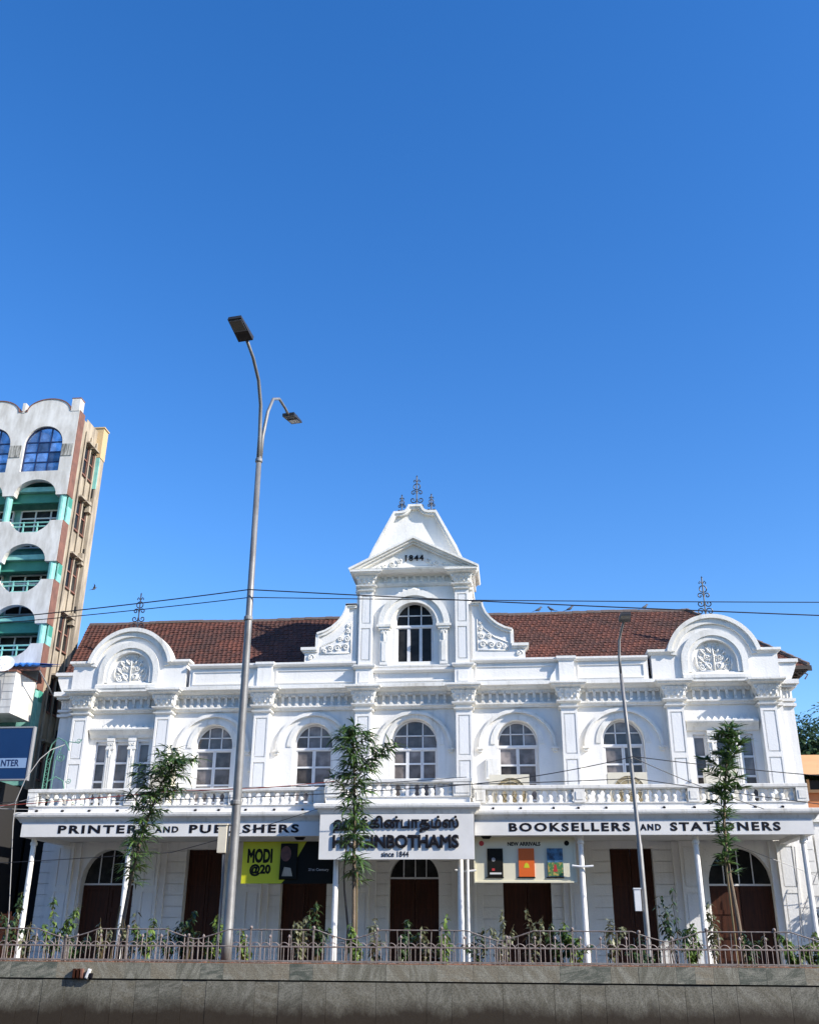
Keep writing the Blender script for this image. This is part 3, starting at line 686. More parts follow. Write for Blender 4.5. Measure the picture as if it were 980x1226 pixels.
# scroll wings
for s in (-1, 1):
    cur = [(-2.5, 15.12), (-2.92, 15.12), (-2.96, 14.9), (-3.08, 14.62), (-3.28, 14.36), (-3.55, 14.12), (-3.85, 13.95), (-4.2, 13.84)]
    low = [(-4.2, 13.84), (-4.2, 13.20), (-4.72, 13.20), (-4.72, 12.60)]
    poly = [(-x * s if s > 0 else x, z) for x, z in ([(-2.5, 12.6)] + cur + low[1:])]
    w = MB(); w.prism(poly, 0.14, 0.72); wo = w.build('scroll_wing', 'white', shop)
    cp = MB(); pc = [(-x if s > 0 else x, z) for x, z in cur]
    sg = 1 if s < 0 else -1
    cp.ribbon(pc, *((0.0, 0.13) if s < 0 else (-0.13, 0.0)), 0.04, 0.70); cp.ribbon(pc, *((-0.06, 0.02) if s < 0 else (-0.02, 0.06)), -0.03, 0.80)
    cp.box(*sorted((s * 2.5, s * 2.98)), -0.03, 0.80, 15.08, 15.17)
    cp.box(*sorted((s * 4.16, s * 4.88)), 0.0, 0.80, 13.14, 13.26); cp.box(*sorted((s * 4.16, s * 4.80)), 0.06, 0.76, 13.06, 13.14)
    cp.box(*sorted((s * 4.12, s * 4.26)), 0.06, 0.74, 13.26, 13.86)
    cp.build('coping', 'trim', wo)
    rl = MB(); yy = 0.125
    for (dx, dz, r_, a0, d) in ((2.95, 13.25, 0.16, 0, 1), (3.30, 13.22, 0.16, 180, -1), (3.62, 13.2, 0.15, 0, 1), (2.90, 13.62, 0.14, 90, 1), (3.20, 13.60, 0.12, 200, -1), (2.86, 13.95, 0.11, 45, 1), (2.84, 14.22, 0.08, 90, -1), (3.85, 13.12, 0.10, 90, -1)):
        rl.tube(spiral_pts(s * dx, dz, r_, a0, 1.5, yy, 12, d, s), 0.032, 5)
    rl.tube([(s * 2.78, yy, 13.0), (s * 3.4, yy, 12.98), (s * 4.0, yy, 12.98)], 0.022, 4); rl.tube([(s * 2.72, yy, 13.0), (s * 2.72, yy, 14.4)], 0.022, 4)
    rl.tube([(s * 2.72, yy, 14.4), (s * 3.0, yy, 13.95), (s * 3.45, yy, 13.55), (s * 4.0, yy, 13.32), (s * 4.02, yy, 12.98)], 0.022, 4)
    rl.tube(spiral_pts(s * 4.46, 12.83, 0.16, 0, 1.0, yy, 12), [0.035] * 13, 5); rl.tube(spiral_pts(s * 4.46, 12.83, 0.09, 90, 2, yy, 12), 0.03, 5)
    rl.build('floral_relief', 'trim', wo, smooth=True)

# ------------------------------------------------------------------ windows
def pane_poly(xa, xb, za, zb, fn=None, n=6):
    if fn is None: return [(xa, za), (xb, za), (xb, zb), (xa, zb)]
    top = []
    for i in range(n + 1):
        x = xb + (xa - xb) * i / n; top.append((x, min(zb, fn(x))))
    if max(t[1] for t in top) < za + 0.03: return None
    pts = [(xa, za), (xb, za)] + [(x, max(z, za + 0.005)) for x, z in top]
    return pts

def arched_window(cx, hw, zs, rise, zbot, zleaf, ny, vx, rows, cols, fan_z, y, m='glass', name='arched_window', tr=0.06):
    wf = MB(); inner = hw - tr
    w_o = bpy.data.objects.new(name, None); C.objects.link(w_o); w_o.parent = shop; w_o.location = (cx, 0, 0)
    wf.ribbon(arc(0, zs, hw - tr / 2, 180, 0, 24, rise - tr / 2), -tr / 2, tr / 2, y - 0.08, y + 0.04)
    wf.box(-hw, -hw + tr, y - 0.08, y + 0.04, zbot, zs); wf.box(hw - tr, hw, y - 0.08, y + 0.04, zbot, zs)
    wf.box(-hw, hw, y - 0.10, y + 0.04, zleaf, zleaf + 0.10)
    fn = lambda x: zs + (rise - tr) * math.sqrt(max(0, 1 - (x / (hw - tr)) ** 2))
    xsf = [-hw + tr] + vx + [hw - tr]
    for x in vx: wf.box(x - 0.022, x + 0.022, y - 0.07, y + 0.03, zleaf + 0.1, fn(x))
    for z in fan_z:
        q = (hw - tr) * math.sqrt(max(0, 1 - ((z - zs) / (rise - tr)) ** 2)) if z > zs else hw - tr
        wf.box(-q, q, y - 0.07, y + 0.03, z - 0.02, z + 0.02)
    zr = [zleaf + 0.1] + fan_z + [zs + rise]
    for i in range(len(xsf) - 1):
        for j in range(len(zr) - 1):
            pl = pane_poly(xsf[i] + (0.022 if i else 0), xsf[i + 1] - (0.022 if i < len(xsf) - 2 else 0), zr[j] + (0.02 if j else 0), zr[j + 1] - 0.02, fn)
            if pl: MB().prism(pl, y - 0.012, y + 0.004).build('pane', m, w_o)
    # leaves
    xs_ = [-hw + tr + (2 * (hw - tr)) * i / cols for i in range(cols + 1)]
    zz = [zbot] + rows + [zleaf]
    st = 0.055
    for i in range(cols):
        a_, b_ = xs_[i] + 0.008, xs_[i + 1] - 0.008
        wf.box(a_, a_ + st, y - 0.06, y + 0.02, zbot, zleaf); wf.box(b_ - st, b_, y - 0.06, y + 0.02, zbot, zleaf)
        for k, z in enumerate(zz): wf.box(a_ + st, b_ - st, y - 0.06, y + 0.02, max(z - 0.035, zbot), min(z + 0.035, zleaf))
        for k in range(len(zz) - 1):
            if zz[k + 1] < 6.7: continue
            MB().box(a_ + st, b_ - st, y - 0.012, y + 0.004, zz[k] + 0.035, zz[k + 1] - 0.035).build('pane', m, w_o)
    wf.build('frame', 'frame', w_o)
    return w_o
for (a, b) in MID:
    cx = (a + b) / 2
    if abs(cx) < 0.1: arched_window(0, 0.97, 9.14, 1.07, FLOOR, 8.95, 0, [-0.33, 0.33], [7.0, 7.75, 8.4], 3, [9.55], WY + 0.42)
    else: arched_window(cx, 0.83, 9.14, 0.93, FLOOR, 9.0, 0, [-0.27, 0.27], [6.9, 7.6, 8.3], 2, [9.56], WY + 0.42)
arched_window(0, 0.83, 14.38, 0.91, 12.60, 14.18, 0, [-0.28, 0.28], [], 3, [14.72], 0.62, 'glass3', 'tower_window', 0.05)
for (a, b) in END:
    cx = (a + b) / 2
    for x, h in ((cx - 0.94, 0.24), (cx, 0.30), (cx + 0.94, 0.24)):
        w_o = bpy.data.objects.new('slim_window', None); C.objects.link(w_o); w_o.parent = shop; w_o.location = (x, 0, 0)
        f = MB(); y = WY + 0.2
        f.box(-h, -h + .05, y - .08, y + .04, FLOOR, 9.40); f.box(h - .05, h, y - .08, y + .04, FLOOR, 9.40)
        zz = [6.0, 6.95, 7.75, 8.52, 9.32]
        for z in zz: f.box(-h + .05, h - .05, y - .07, y + .03, z - 0.04, z + 0.04)
        for k in range(1, 4): MB().box(-h + .05, h - .05, y - 0.012, y + 0.004, zz[k] + 0.04, zz[k + 1] - 0.04).build('pane', 'glass', w_o)
        f.box(-h, h, y - .08, y + .04, 9.36, 9.40)
        f.build('frame', 'frame', w_o)

# room darkness behind the facade (back wall of the front rooms) and body
bd = MB(); bd.box(-15.3, 15.3, 1.9, 2.0, 0, 12.3); bd.box(-15.42, -15.2, 0.9, 7.5, 0, 12.2); bd.box(15.2, 15.42, 0.9, 7.5, 0, 12.2)
bd.build('inner_wall', 'white', shop)

# ------------------------------------------------------------------ roof
rf = bpy.data.objects.new('roof', None); C.objects.link(rf); rf.parent = shop
E0 = Vector((-15.75, 0.9, 12.25)); E1 = Vector((16.35, 0.9, 12.25))
R0 = Vector((-16.7, 5.0, 16.06)); R1 = Vector((12.42, 5.0, 16.06))
def rp(s, t): # s across 0..1 , t up 0..1
    return E0.lerp(R0, t).lerp(E1.lerp(R1, t), s)
sl = (R0 - E0); up = Vector((0, 4.1, 3.81)).normalized(); nr = Vector((0, -3.81, 4.1)).normalized()
deck = MB()
B1 = Vector((16.35, 9.2, 12.25)); B0 = Vector((-15.75, 9.2, 12.25))
off = nr * -0.06
deck.add([tuple(E0 + off), tuple(E1 + off), tuple(R1 + off), tuple(R0 + off), tuple(B0), tuple(B1)], [(0, 1, 2, 3), (1, 5, 2), (5, 4, 3, 2), (4, 0, 3), (0, 4, 5, 1)])
deck.build('roof_deck', 'roofboard', rf)
tl = MB(); NR = 25; L = math.hypot(4.1, 3.81); dl = L / NR
for r in range(NR):
    t0 = r / NR; a = E0.lerp(R0, t0); b = E1.lerp(R1, t0)
    a2 = E0.lerp(R0, min(1, (r + 1) / NR)); b2 = E1.lerp(R1, min(1, (r + 1) / NR))
    xa = max(a.x, a2.x) - 0.05; xb = min(b.x, b2.x) + 0.1
    n = int((xb - xa) / 0.215); wd = (xb - xa) / n
    for i in range(n):
        x0 = xa + i * wd + 0.008; x1 = xa + (i + 1) * wd - 0.008; xm = (x0 + x1) / 2
        j = random.uniform(-0.02, 0.02) - (0.06 if random.random() < 0.012 else 0); l0 = 0.034 + random.uniform(-0.01, 0.02)
        lo = Vector((0, a.y, a.z)) - up * 0.06; hi = Vector((0, a2.y, a2.z)) + up * 0.02
        p = []
        for base, lift, th in ((lo, l0, 0), (hi, 0.012, 0)):
            for x, e in ((x0, 0.018), (xm, 0.0), (x1, 0.026)):
                q = base + nr * (lift + e) + up * j; p.append((x, q.y, q.z))
        for x in (x0, xm, x1):
            q = lo + nr * (l0 - 0.035) + up * j; p.append((x, q.y, q.z))
        tl.add(p, [(0, 1, 4, 3), (1, 2, 5, 4), (6, 7, 1, 0), (7, 8, 2, 1)])
tl.build('tiles', 'tile', rf, kind='stuff', recalc=False)
# hip end tiles on the right slope, seen from beyond the gable
ht = MB(); NH = 19
upr = (R1 - Vector((16.35, 5.0, 12.25))); lh = upr.length; upr.normalize(); nrr = Vector((3.81, 0, 3.93)).normalized()
for r in range(NH):
    t = r / NH; ya = 0.9 + (5.0 - 0.9) * t; yb = 9.2 + (5.0 - 9.2) * t
    n = max(1, int((yb - ya) / 0.27))
    for i in range(n):
        y0 = ya + (yb - ya) * i / n; y1 = ya + (yb - ya) * (i + 1) / n - 0.015
        lo = Vector((16.35, 0, 12.25)) + upr * (lh * t - 0.06) + nrr * 0.06; hi = Vector((16.35, 0, 12.25)) + upr * (lh * (t + 1 / NH) + 0.02) + nrr * 0.012
        ht.add([(lo.x, y0, lo.z), (lo.x, y1, lo.z), (hi.x, y1, hi.z), (hi.x, y0, hi.z), (lo.x - .02, y0, lo.z - 0.03), (lo.x - .02, y1, lo.z - 0.03)], [(0, 1, 2, 3), (4, 5, 1, 0)])
ht.build('hip_tiles', 'tile', rf, kind='stuff', recalc=False)
rt = MB(); n = 90
rmesh = MB().prism_x([(-0.13, -0.05), (-0.10, 0.05), (-0.04, 0.10), (0.04, 0.10), (0.10, 0.05), (0.13, -0.05)], 0, 0.34).mesh('ridge_tile', 'ridge')
for i in range(86):
    x = R0.x + i * 0.34
    if x > R1.x: break
    inst('ridge_tile', rmesh, rf, (x, 5.0, 16.06 + 0.025 * math.sin(x * 0.9) + random.uniform(-0.012, 0.012)))
hip = MB(); hp0 = R1 + Vector((0, 0, 0.02)); hp1 = E1 + Vector((0, 0, 0.05))
for i in range(17):
    a = hp0.lerp(hp1, i / 17); b = hp0.lerp(hp1, (i + 1.08) / 17)
    hip.tube([a, b], [0.10, 0.125], 7)
hip.build('hip_tile_row', 'ridge', rf)
ev = MB()
for i in range(12):
    y = 0.5 + i * 0.6; ev.box(15.3, 16.25, y, y + 0.07, 12.02, 12.14)
ev.box(16.22, 16.28, 0.55, 8.5, 12.0, 12.2); ev.box(15.5, 16.42, 0.6, 0.66, 11.98, 12.2)
ev.tube([(15.9, 0.7, 12.0), (16.2, 0.55, 11.8), (16.05, 0.5, 11.6)], 0.03, 5); ev.tube([(15.7, 0.7, 12.0), (15.95, 0.6, 11.72)], 0.03, 5)
ev.build('eave_rafters', 'roofboard', rf)

# iron finials
def finial_mb(h):
    mb = MB(); k = h / 1.8
    mb.tube([(0, 0, 0), (0, 0, 1.8 * k)], 0.03, 5)
    rg = arc(0, 0, 0.15 * k, 0, 360, 14); mb.tube([(x, 0, 1.28 * k + z) for x, z in rg], 0.026, 5)
    for q in (-1, 1):
        mb.tube(spiral_pts(q * 0.15 * k, 0.98 * k, 0.14 * k, 200, 1.2, 0, 12, -1, q), 0.026, 5)
        mb.tube(spiral_pts(q * 0.17 * k, 0.62 * k, 0.16 * k, 160, 1.2, 0, 12, 1, q), 0.026, 5)
        mb.tube(spiral_pts(q * 0.19 * k, 0.26 * k, 0.18 * k, 200, 1.2, 0, 12, -1, q), 0.026, 5)
        mb.tube([(0, 0, 1.5 * k), (q * 0.10 * k, 0, 1.64 * k), (q * 0.15 * k, 0, 1.56 * k), (q * 0.12 * k, 0, 1.52 * k)], 0.024, 5)
        mb.tube([(0, 0, 0.1 * k), (q * 0.2 * k, 0, 0.04 * k), (q * 0.34 * k, 0, 0.0)], 0.026, 5)
    mb.lathe([(0.0, -0.05), (0.04, 0.0), (0.0, 0.08)], 6, (0, 0, 1.8 * k))
    return mb.mesh('iron_finial', 'iron')
inst('iron_finial', finial_mb(1.85), shop, (0, 1.3, 19.97))
f2 = finial_mb(1.2)
inst('iron_finial', f2, shop, (-0.70, 1.3, 19.65)); inst('iron_finial', f2, shop, (0.68, 1.3, 19.65))
f3 = finial_mb(1.85)
inst('iron_finial', f3, shop, (-13.06, 2.0, 14.72)); inst('iron_finial', f3, shop, (12.70, 2.0, 14.78))
fp = MB()
for x in (-13.06, 12.70): fp.tube([(x, 2.0, 13.2), (x, 2.0, 14.75)], 0.03, 5)
fp.build('finial_rod', 'iron', shop)

# ------------------------------------------------------------------ balcony and verandah
FY, CY = -3.45, -3.95
def balcony(path, dz, nm):
    sl = MB(); n = len(path)
    sl.add([(x, y, 5.30 + dz) for x, y in path] + [(x, y, FLOOR + dz) for x, y in path],
           [tuple(range(n)), tuple(range(2 * n - 1, n - 1, -1))] + [(i, (i + 1) % n, n + (i + 1) % n, n + i) for i in range(n)])
    sl.build('balcony_slab', 'soffit', shop)
    MB().sweep(path, [(-0.32, 5.16), (0.0, 5.16), (0.0, 5.66 + dz), (-0.32, 5.66 + dz)]).build('fascia_beam', 'white', shop)
    MB().sweep(path, [(o, z + dz) for o, z in [(-0.4, 5.66), (0.06, 5.66), (0.10, 5.72), (0.16, 5.80), (0.26, 5.86), (0.28, 5.92), (0.28, 6.0), (0.2, 6.03), (-0.1, 6.03), (-0.4, 6.03)]]).build('cornice', 'trim', shop)
    MB().sweep(path, [(o, z + dz) for o, z in [(-0.36, 6.03), (-0.10, 6.03), (-0.10, 6.27), (-0.06, 6.27), (-0.06, 6.30), (-0.40, 6.30), (-0.40, 6.27), (-0.36, 6.27)]]).build('plinth', 'white', shop)
    MB().sweep(path, [(o, z + dz) for o, z in [(-0.40, 6.76), (-0.06, 6.76), (-0.02, 6.80), (-0.02, 6.90), (-0.08, 6.92), (-0.38, 6.92), (-0.44, 6.90), (-0.44, 6.80)]]).build('coping', 'trim', bl)
bl = bpy.data.objects.new('balustrade', None); C.objects.link(bl); bl.parent = shop
balcony([(-14.5, 0.4), (-14.5, FY + .05), (-2.95, FY + .05), (-2.95, 0.4)], 0, 'left')
balcony([(2.57, 0.4), (2.57, FY + .05), (14.45, FY + .05), (14.45, 0.4)], 0, 'right')
balcony([(-2.93, 0.38), (-2.93, CY + .05), (2.55, CY + .05), (2.55, 0.38)], 0.20, 'centre')
bal = MB().lathe([(0.125, 0), (0.125, 0.05), (0.085, 0.07), (0.105, 0.13), (0.125, 0.19), (0.105, 0.26), (0.08, 0.31), (0.095, 0.34), (0.095, 0.36), (0.125, 0.39), (0.125, 0.47)], 8).mesh('baluster', 'trim', smooth=True)
archm = MB()
archm.prism([(-0.172, 0.33), (-0.13, 0.33)] + arc(0, 0.33, 0.11, 180, 0, 8) + [(0.13, 0.33), (0.172, 0.33), (0.172, 0.465), (-0.172, 0.465)], -0.06, 0.06)
arch_me = archm.mesh('spandrel', 'trim')
postm = MB(); postm.box(-0.2, 0.2, -0.2, 0.2, 0, 0.47); postm.box(-0.13, 0.13, -0.22, -0.2, 0.1, 0.38); post_me = postm.mesh('post', 'trim')
def run(x0, x1, y, z=6.295):
    n = max(1, round((x1 - x0) / 0.345)); st = (x1 - x0) / n
    for i in range(n + 1):
        if i < n: inst('spandrel', arch_me, bl, (x0 + (i + 0.5) * st, y, z), scale=(st / 0.345, 1, 1))
        inst('baluster', bal, bl, (x0 + i * st, y, z))
posts = [-14.28, -10.45, -6.4, -3.18, 2.80, 6.4, 10.45, 14.23]
yb = FY + .05 + 0.23
for a, b in zip(posts, posts[1:]):
    if a == -3.18: continue
    run(a + 0.34, b - 0.34, yb)
for x in posts: inst('post', post_me, bl, (x, yb, 6.295))
ybc = CY + .05 + 0.23
run(-2.12, 1.74, ybc, 6.495)
for x in (-2.66, -2.42, 2.05, 2.29): inst('post', post_me, bl, (x, ybc, 6.496))
# drain spouts along the plinth
spm = MB().tube([(0, 0.1, 0), (0, -0.12, -0.04)], 0.045, 7).mesh('drain_spout', 'black')
for x in [-14 + 1.02 * i for i in range(28)]:
    if abs(x) < 3.0: continue
    inst('drain_spout', spm, shop, (x + random.uniform(-.1, .1), FY + 0.16, 6.13))
# slender columns
colm = MB(); colm.box(-0.16, 0.16, -0.16, 0.16, 0, 0.35); colm.lathe([(0.14, 0.35), (0.14, 0.5), (0.115, 0.56), (0.112, 1.2), (0.10, 3.0), (0.095, 4.75), (0.13, 4.79), (0.13, 4.86), (0.10, 4.9), (0.10, 5.0), (0.16, 5.1), (0.17, 5.16)], 12)
col_me = colm.mesh('verandah_column', 'white', smooth=False)
for x, y in ((-14.1, -3.05), (-10.35, -3.05), (-6.35, -3.05), (-2.43, -3.45), (2.05, -3.45), (6.35, -3.05), (10.40, -3.05), (14.1, -3.05)):
    inst('verandah_column', col_me, shop, (x, y, 0.12))
inst('rain_pipe', MB().tube([(0, 0, 0), (0, 0, 5.1)], 0.05, 8).mesh('rain_pipe', 'pvc'), shop, (2.3, -3.3, 0.12))
for x, z in ((6.35, 4.1), (2.2, 3.95)):
    b_ = MB(); b_.tube([(x - 0.35, -3.2, z + .04), (x, -3.21, z), (x + 0.40, -3.2, z + .03)], 0.035, 6); b_.build('pipe_bracket', 'pvc', shop)
# ground floor wall
GY = 0.60
DOORS = [(-12.5, 1.12, 'arch'), (-8.5, 0.79, 'rect'), (-4.4, 0.93, 'rect'), (0.0, 0.98, 'arch'), (4.42, 0.93, 'rect'), (8.5, 0.82, 'rect'), (12.55, 1.20, 'arch')]
edges = [-15.42]
for cx, hw, k in DOORS: edges += [cx - hw, cx + hw]
edges.append(15.42)
for i in range(0, len(edges), 2):
    mb = MB(); a, b = edges[i], edges[i + 1]
    mb.box(a, b, GY + 0.05, GY + 0.75, 0.1, 5.32); mb.box(a, b, GY, GY + 0.05, 0.1, 0.75)
    z = 0.77
    while z < 5.2:
        z2 = min(z + 0.42, 5.3); mb.box(a, b, GY, GY + 0.05, z + 0.012, z2 - 0.012); z = z2
    mb.build('pier_wall', 'white', shop)
for cx, hw, k in DOORS:
    mb = MB()
    if k == 'arch':
        zs, rise = (3.72, 1.32) if abs(cx) > 1 else (3.9, 0.96)
        mb.prism([(cx - hw, zs)] + arc(cx, zs, hw - 0.001, 180, 0, 20, rise) + [(cx + hw, zs), (cx + hw, 5.32), (cx - hw, 5.32)], GY + 0.002, GY + 0.75)
        mb.build('door_head', 'white', shop)
        tz = 3.68 if abs(cx) > 1 else 3.92
    else:
        mb.box(cx - hw, cx + hw, GY + 0.003, GY + 0.75, 5.04, 5.32); mb.build('door_head', 'white', shop); tz = 5.04
    d = bpy.data.objects.new('door', None); C.objects.link(d); d.parent = shop; d.location = (cx, GY + 0.42, 0)
    for s in (-1, 1):
        lf = MB(); xa, xb = (-hw, -0.01) if s < 0 else (0.01, hw)
        lf.box(xa, xb, 0.0, 0.06, 0.12, tz); w_ = xb - xa
        lf.box(xa, xa + 0.12, -0.03, 0, 0.12, tz); lf.box(xb - 0.12, xb, -0.03, 0, 0.12, tz)
        for q in range(5):
            z = 0.12 + (tz - 0.30) * q / 4; lf.box(xa + 0.12, xb - 0.12, -0.03, 0, z, z + 0.16)
        lf.build('leaf', 'wood', d)
        hd = MB(); hd.tube([(s * 0.10, -0.03, 1.55), (s * 0.10, -0.09, 1.58), (s * 0.10, -0.09, 1.78), (s * 0.10, -0.03, 1.81)], 0.015, 5); hd.build('handle', 'grey', d)
    if k == 'arch':
        f = MB(); f.box(-hw, hw, -0.05, 0.03, tz, tz + 0.07)
        for q in (-0.45, 0.02, 0.47):
            x = q * hw; f.box(x - 0.02, x + 0.02, -0.04, 0.02, tz + 0.07, zs + rise * math.sqrt(max(0, 1 - q * q)))
        f.build('transom_frame', 'frame', d)
        cols_ = [-1, -0.45, 0.02, 0.47, 1]
        for q in range(4):
            fn = lambda x: zs + (rise - .01) * math.sqrt(max(0, 1 - (x / hw) ** 2))
            pl = pane_poly(cols_[q] * hw, cols_[q + 1] * hw, tz + 0.07, 6, fn)
            if pl: MB().prism(pl, 0.0, 0.012).build('pane', 'glass3', d)
# ground floor pilasters with panels
gp, gpan = pilaster_mb(0.34, GY - 0.22, GY + 0.1, 0.12, 5.28, [1.6, 3.5]); gp_me = gp.mesh('ground_pilaster', 'white'); gpm = [p.mesh('panel', 'panel') for p in gpan]
for x in PIL:
    p = inst('ground_pilaster', gp_me, shop, (x, 0, 0))
    for q in gpm: inst('panel', q, p, (0, 0, 0))
    sd_ = MB(); sd_.box(x - 0.60, x - 0.34, GY - 0.10, GY + .02, 0.12, 5.28); sd_.box(x + 0.34, x + 0.60, GY - 0.10, GY + .02, 0.12, 5.28); sd_.build('pilaster_backing', 'white', shop)
st_ = MB(); st_.box(-15.3, 15.3, -3.6, 1.3, 0.10, 0.20); st_.build('verandah_floor', 'paving', shop)
# end screen of the verandah on the right
es = MB(); es.box(14.62, 14.86, -2.6, -2.36, 0.12, 5.2); es.build('end_post', 'white', shop)

# ------------------------------------------------------------------ signs
sg = thing('fascia_sign', 'long white fascia sign reading PRINTERS AND PUBLISHERS, below the left balcony', 'sign', (BX, BY, 0))
MB().box(-14.46, -2.96, FY - 0.06, FY + 0.045, 5.15, 5.655).build('board', 'signwhite', sg)
yl = FY - 0.061
def word(s_, x0, x1, z0, z1, parent, y=yl): return text(s_, (x0 + 4, x1 + 4, z0, z1), y, 'black', parent, 'lettering', 0.014, 0.036, 1.28)
word('PRINTERS', -17.01, -13.55, 5.265, 5.565, sg); word('AND', -13.26, -12.37, 5.29, 5.51, sg); word('PUBLISHERS', -11.96, -7.84, 5.265, 5.565, sg)
sg = thing('fascia_sign', 'long white fascia sign reading BOOKSELLERS AND STATIONERS, below the right balcony', 'sign', (BX, BY, 0))
MB().box(2.59, 14.41, FY - 0.06, FY + 0.045, 5.15, 5.655).build('board', 'signwhite', sg)
word('BOOKSELLERS', -0.18, 4.10, 5.275, 5.575, sg); word('AND', 4.45, 5.18, 5.30, 5.52, sg); word('STATIONERS', 5.5, 9.29, 5.275, 5.575, sg)
cs = thing('name_board', 'big white name board with raised black Tamil and English lettering over the entrance', 'sign', (BX, BY, 0))
MB().box(-2.97, 2.58, CY - 0.10, CY + 0.04, 4.30, 5.84).build('board', 'signwhite', cs)
yb_ = CY - 0.20
tail = [(6.93, .20), (7.12, .20), (7.2, .10), (7.16, -.02), (7.02, -.07), (6.8, -.07), (6.66, -.13), (6.60, -.28)]
def stroke(path, w):
    out_v = []; n = len(path)
    for i in range(n):
        p = Vector(path[i]); d = (Vector(path[min(i + 1, n - 1)]) - Vector(path[max(i - 1, 0)])).normalized(); nn = Vector((-d.y, d.x)) * w
        out_v += [(p.x + nn.x, p.y + nn.y, 0.055), (p.x - nn.x, p.y - nn.y, 0.055), (p.x + nn.x, p.y + nn.y, -0.04), (p.x - nn.x, p.y - nn.y, -0.04)]
    f = []
    for i in range(n - 1):
        a = 4 * i; f += [(a, a + 1, a + 5, a + 4), (a, a + 4, a + 6, a + 2), (a + 1, a + 3, a + 7, a + 5)]
    return out_v, f
text('ஹிக்கின்பாதம்ஸ்', (-2.475, 2.05, 5.20, 5.79), yb_ + 0.08, 'black', cs, 'tamil_lettering', 0.05, 0.03, 1.0, [stroke(tail, 0.075)])
text('HIGGINBOTHAMS', (-2.48, 2.05, 4.67, 5.13), yb_ + 0.08, 'black', cs, 'english_lettering', 0.05, 0.042, 1.0)
text('since 1844', (-0.71, 0.26, 4.38, 4.57), CY - 0.101, 'black', cs, 'small_lettering', 0.012, 0.008, 1.0)
bk = MB()
for x in (-2.0, -0.9, 0.2, 1.2, 1.9):
    for z in (4.88, 5.48): bk.box(x - 0.015, x + 0.015, yb_ + 0.07, CY - 0.09, z, z + 0.03)
bk.build('letter_fixings', 'black', cs)

# banner with yellow and black halves
by = -2.85
bn = thing('banner', 'yellow and black book banner reading MODI @20, left of the entrance', 'banner', (BX, BY, 0))
MB().box(-6.05, -2.42, by, by + 0.06, 3.55, 5.02).build('backing', 'blackprint', bn)
MB().prism([(-6.05, 3.55), (-4.55, 3.55), (-4.42, 3.68), (-4.64, 3.68), (-4.62, 4.86), (-3.72, 4.98), (-3.62, 5.02), (-6.05, 5.02)], by - 0.012, by - 0.004).build('yellow_panel', 'yellow', bn)
MB().prism([(-3.98, 4.46), (-3.66, 5.02), (-3.9, 5.02), (-4.06, 4.9)], by - 0.018, by - 0.013).build('yellow_wedge', 'yellow', bn)
text('MODI', (-5.86, -4.92, 4.26, 4.77), by - 0.013, 'blackprint', bn, 'lettering', 0.006, 0.05)
text('@20', (-5.76, -4.96, 3.80, 4.23), by - 0.013, 'blackprint', bn, 'lettering', 0.006, 0.05)
bo = MB(); bo.box(-4.60, -3.98, by - 0.10, by - 0.02, 3.72, 4.94); bo_o = bo.build('book_cover', 'blackprint', bn)
hd = MB(); hd.prism([(-4.40 + 0.20 * math.cos(a_), 4.58 + 0.27 * math.sin(a_)) for a_ in [i * PI / 10 for i in range(20)]][::1], by - 0.108, by - 0.101); hd.build('portrait_shape', 'portrait', bo_o)
MB().prism([(-4.52, 3.80), (-4.12, 3.80), (-4.20, 4.08), (-4.44, 4.12)], by - 0.106, by - 0.101).build('cover_print', 'cream', bo_o)
text('21st Century', (-3.55, -2.80, 3.96, 4.08), by - 0.004, 'whiteprint', bn, 'small_lettering', 0.004, 0.0)

nb = thing('banner', 'cream NEW ARRIVALS banner with three book covers, right of the entrance', 'banner', (BX, BY, 0))
ny = -2.98
MB().box(2.56, 6.12, ny, ny + 0.06, 3.62, 5.10).build('backing', 'creamprint', nb)
fr_ = MB()
for a, b, c, d in ((2.52, 6.16, 3.58, 3.63), (2.52, 6.16, 5.09, 5.14), (2.52, 2.57, 3.63, 5.09), (6.11, 6.16, 3.63, 5.09)): fr_.box(a, b, ny - 0.05, ny + 0.07, c, d)
fr_.build('frame', 'creamprint', nb)
text('NEW ARRIVALS', (3.74, 4.92, 4.83, 4.97), ny - 0.001, 'blackprint', nb, 'lettering', 0.006, 0.04)
for x, m, cov in ((3.28, 'blackprint', 'black'), (4.40, 'orangeprint', 'orange'), (5.42, 'blueprint', 'blue')):
    c = MB().box(x - 0.28, x + 0.28, ny - 0.05, ny - 0.001, 3.78, 4.74).build('book_cover', m, nb)
    MB().prism([(x - 0.36, 3.74), (x + 0.30, 3.74), (x + 0.28, 3.779), (x - 0.30, 3.779)], ny - 0.04, ny - 0.002).build('printed_shadow', 'blackprint', nb)
    if cov == 'black':
        MB().box(x - 0.20, x + 0.22, ny - 0.054, ny - 0.050, 3.86, 3.92).build('cover_print', 'whiteprint', c)
        MB().prism([(x - 0.06 + 0.07 * math.cos(i * PI / 6), 4.36 + 0.07 * math.sin(i * PI / 6)) for i in range(12)], ny - 0.054, ny - 0.05).build('cover_print', 'grey', c)
        MB().box(x - 0.12, x - 0.02, ny - 0.054, ny - 0.050, 3.98, 4.06).build('cover_print', 'redprint', c)
    elif cov == 'orange':
        MB().prism([(x - 0.10, 4.08), (x + 0.10, 4.08), (x + 0.07, 4.2), (x, 4.26), (x - 0.07, 4.2)], ny - 0.054, ny - 0.05).build('cover_print', 'yellow', c)
    else:
        MB().box(x - 0.27, x + 0.27, ny - 0.054, ny - 0.050, 3.80, 4.26).build('cover_print', 'greenprint', c)
        MB().prism([(x - 0.08, 3.95), (x + 0.07, 3.95), (x + 0.03, 4.18), (x - 0.03, 4.2)], ny - 0.058, ny - 0.055).build('cover_print', 'redprint', c)
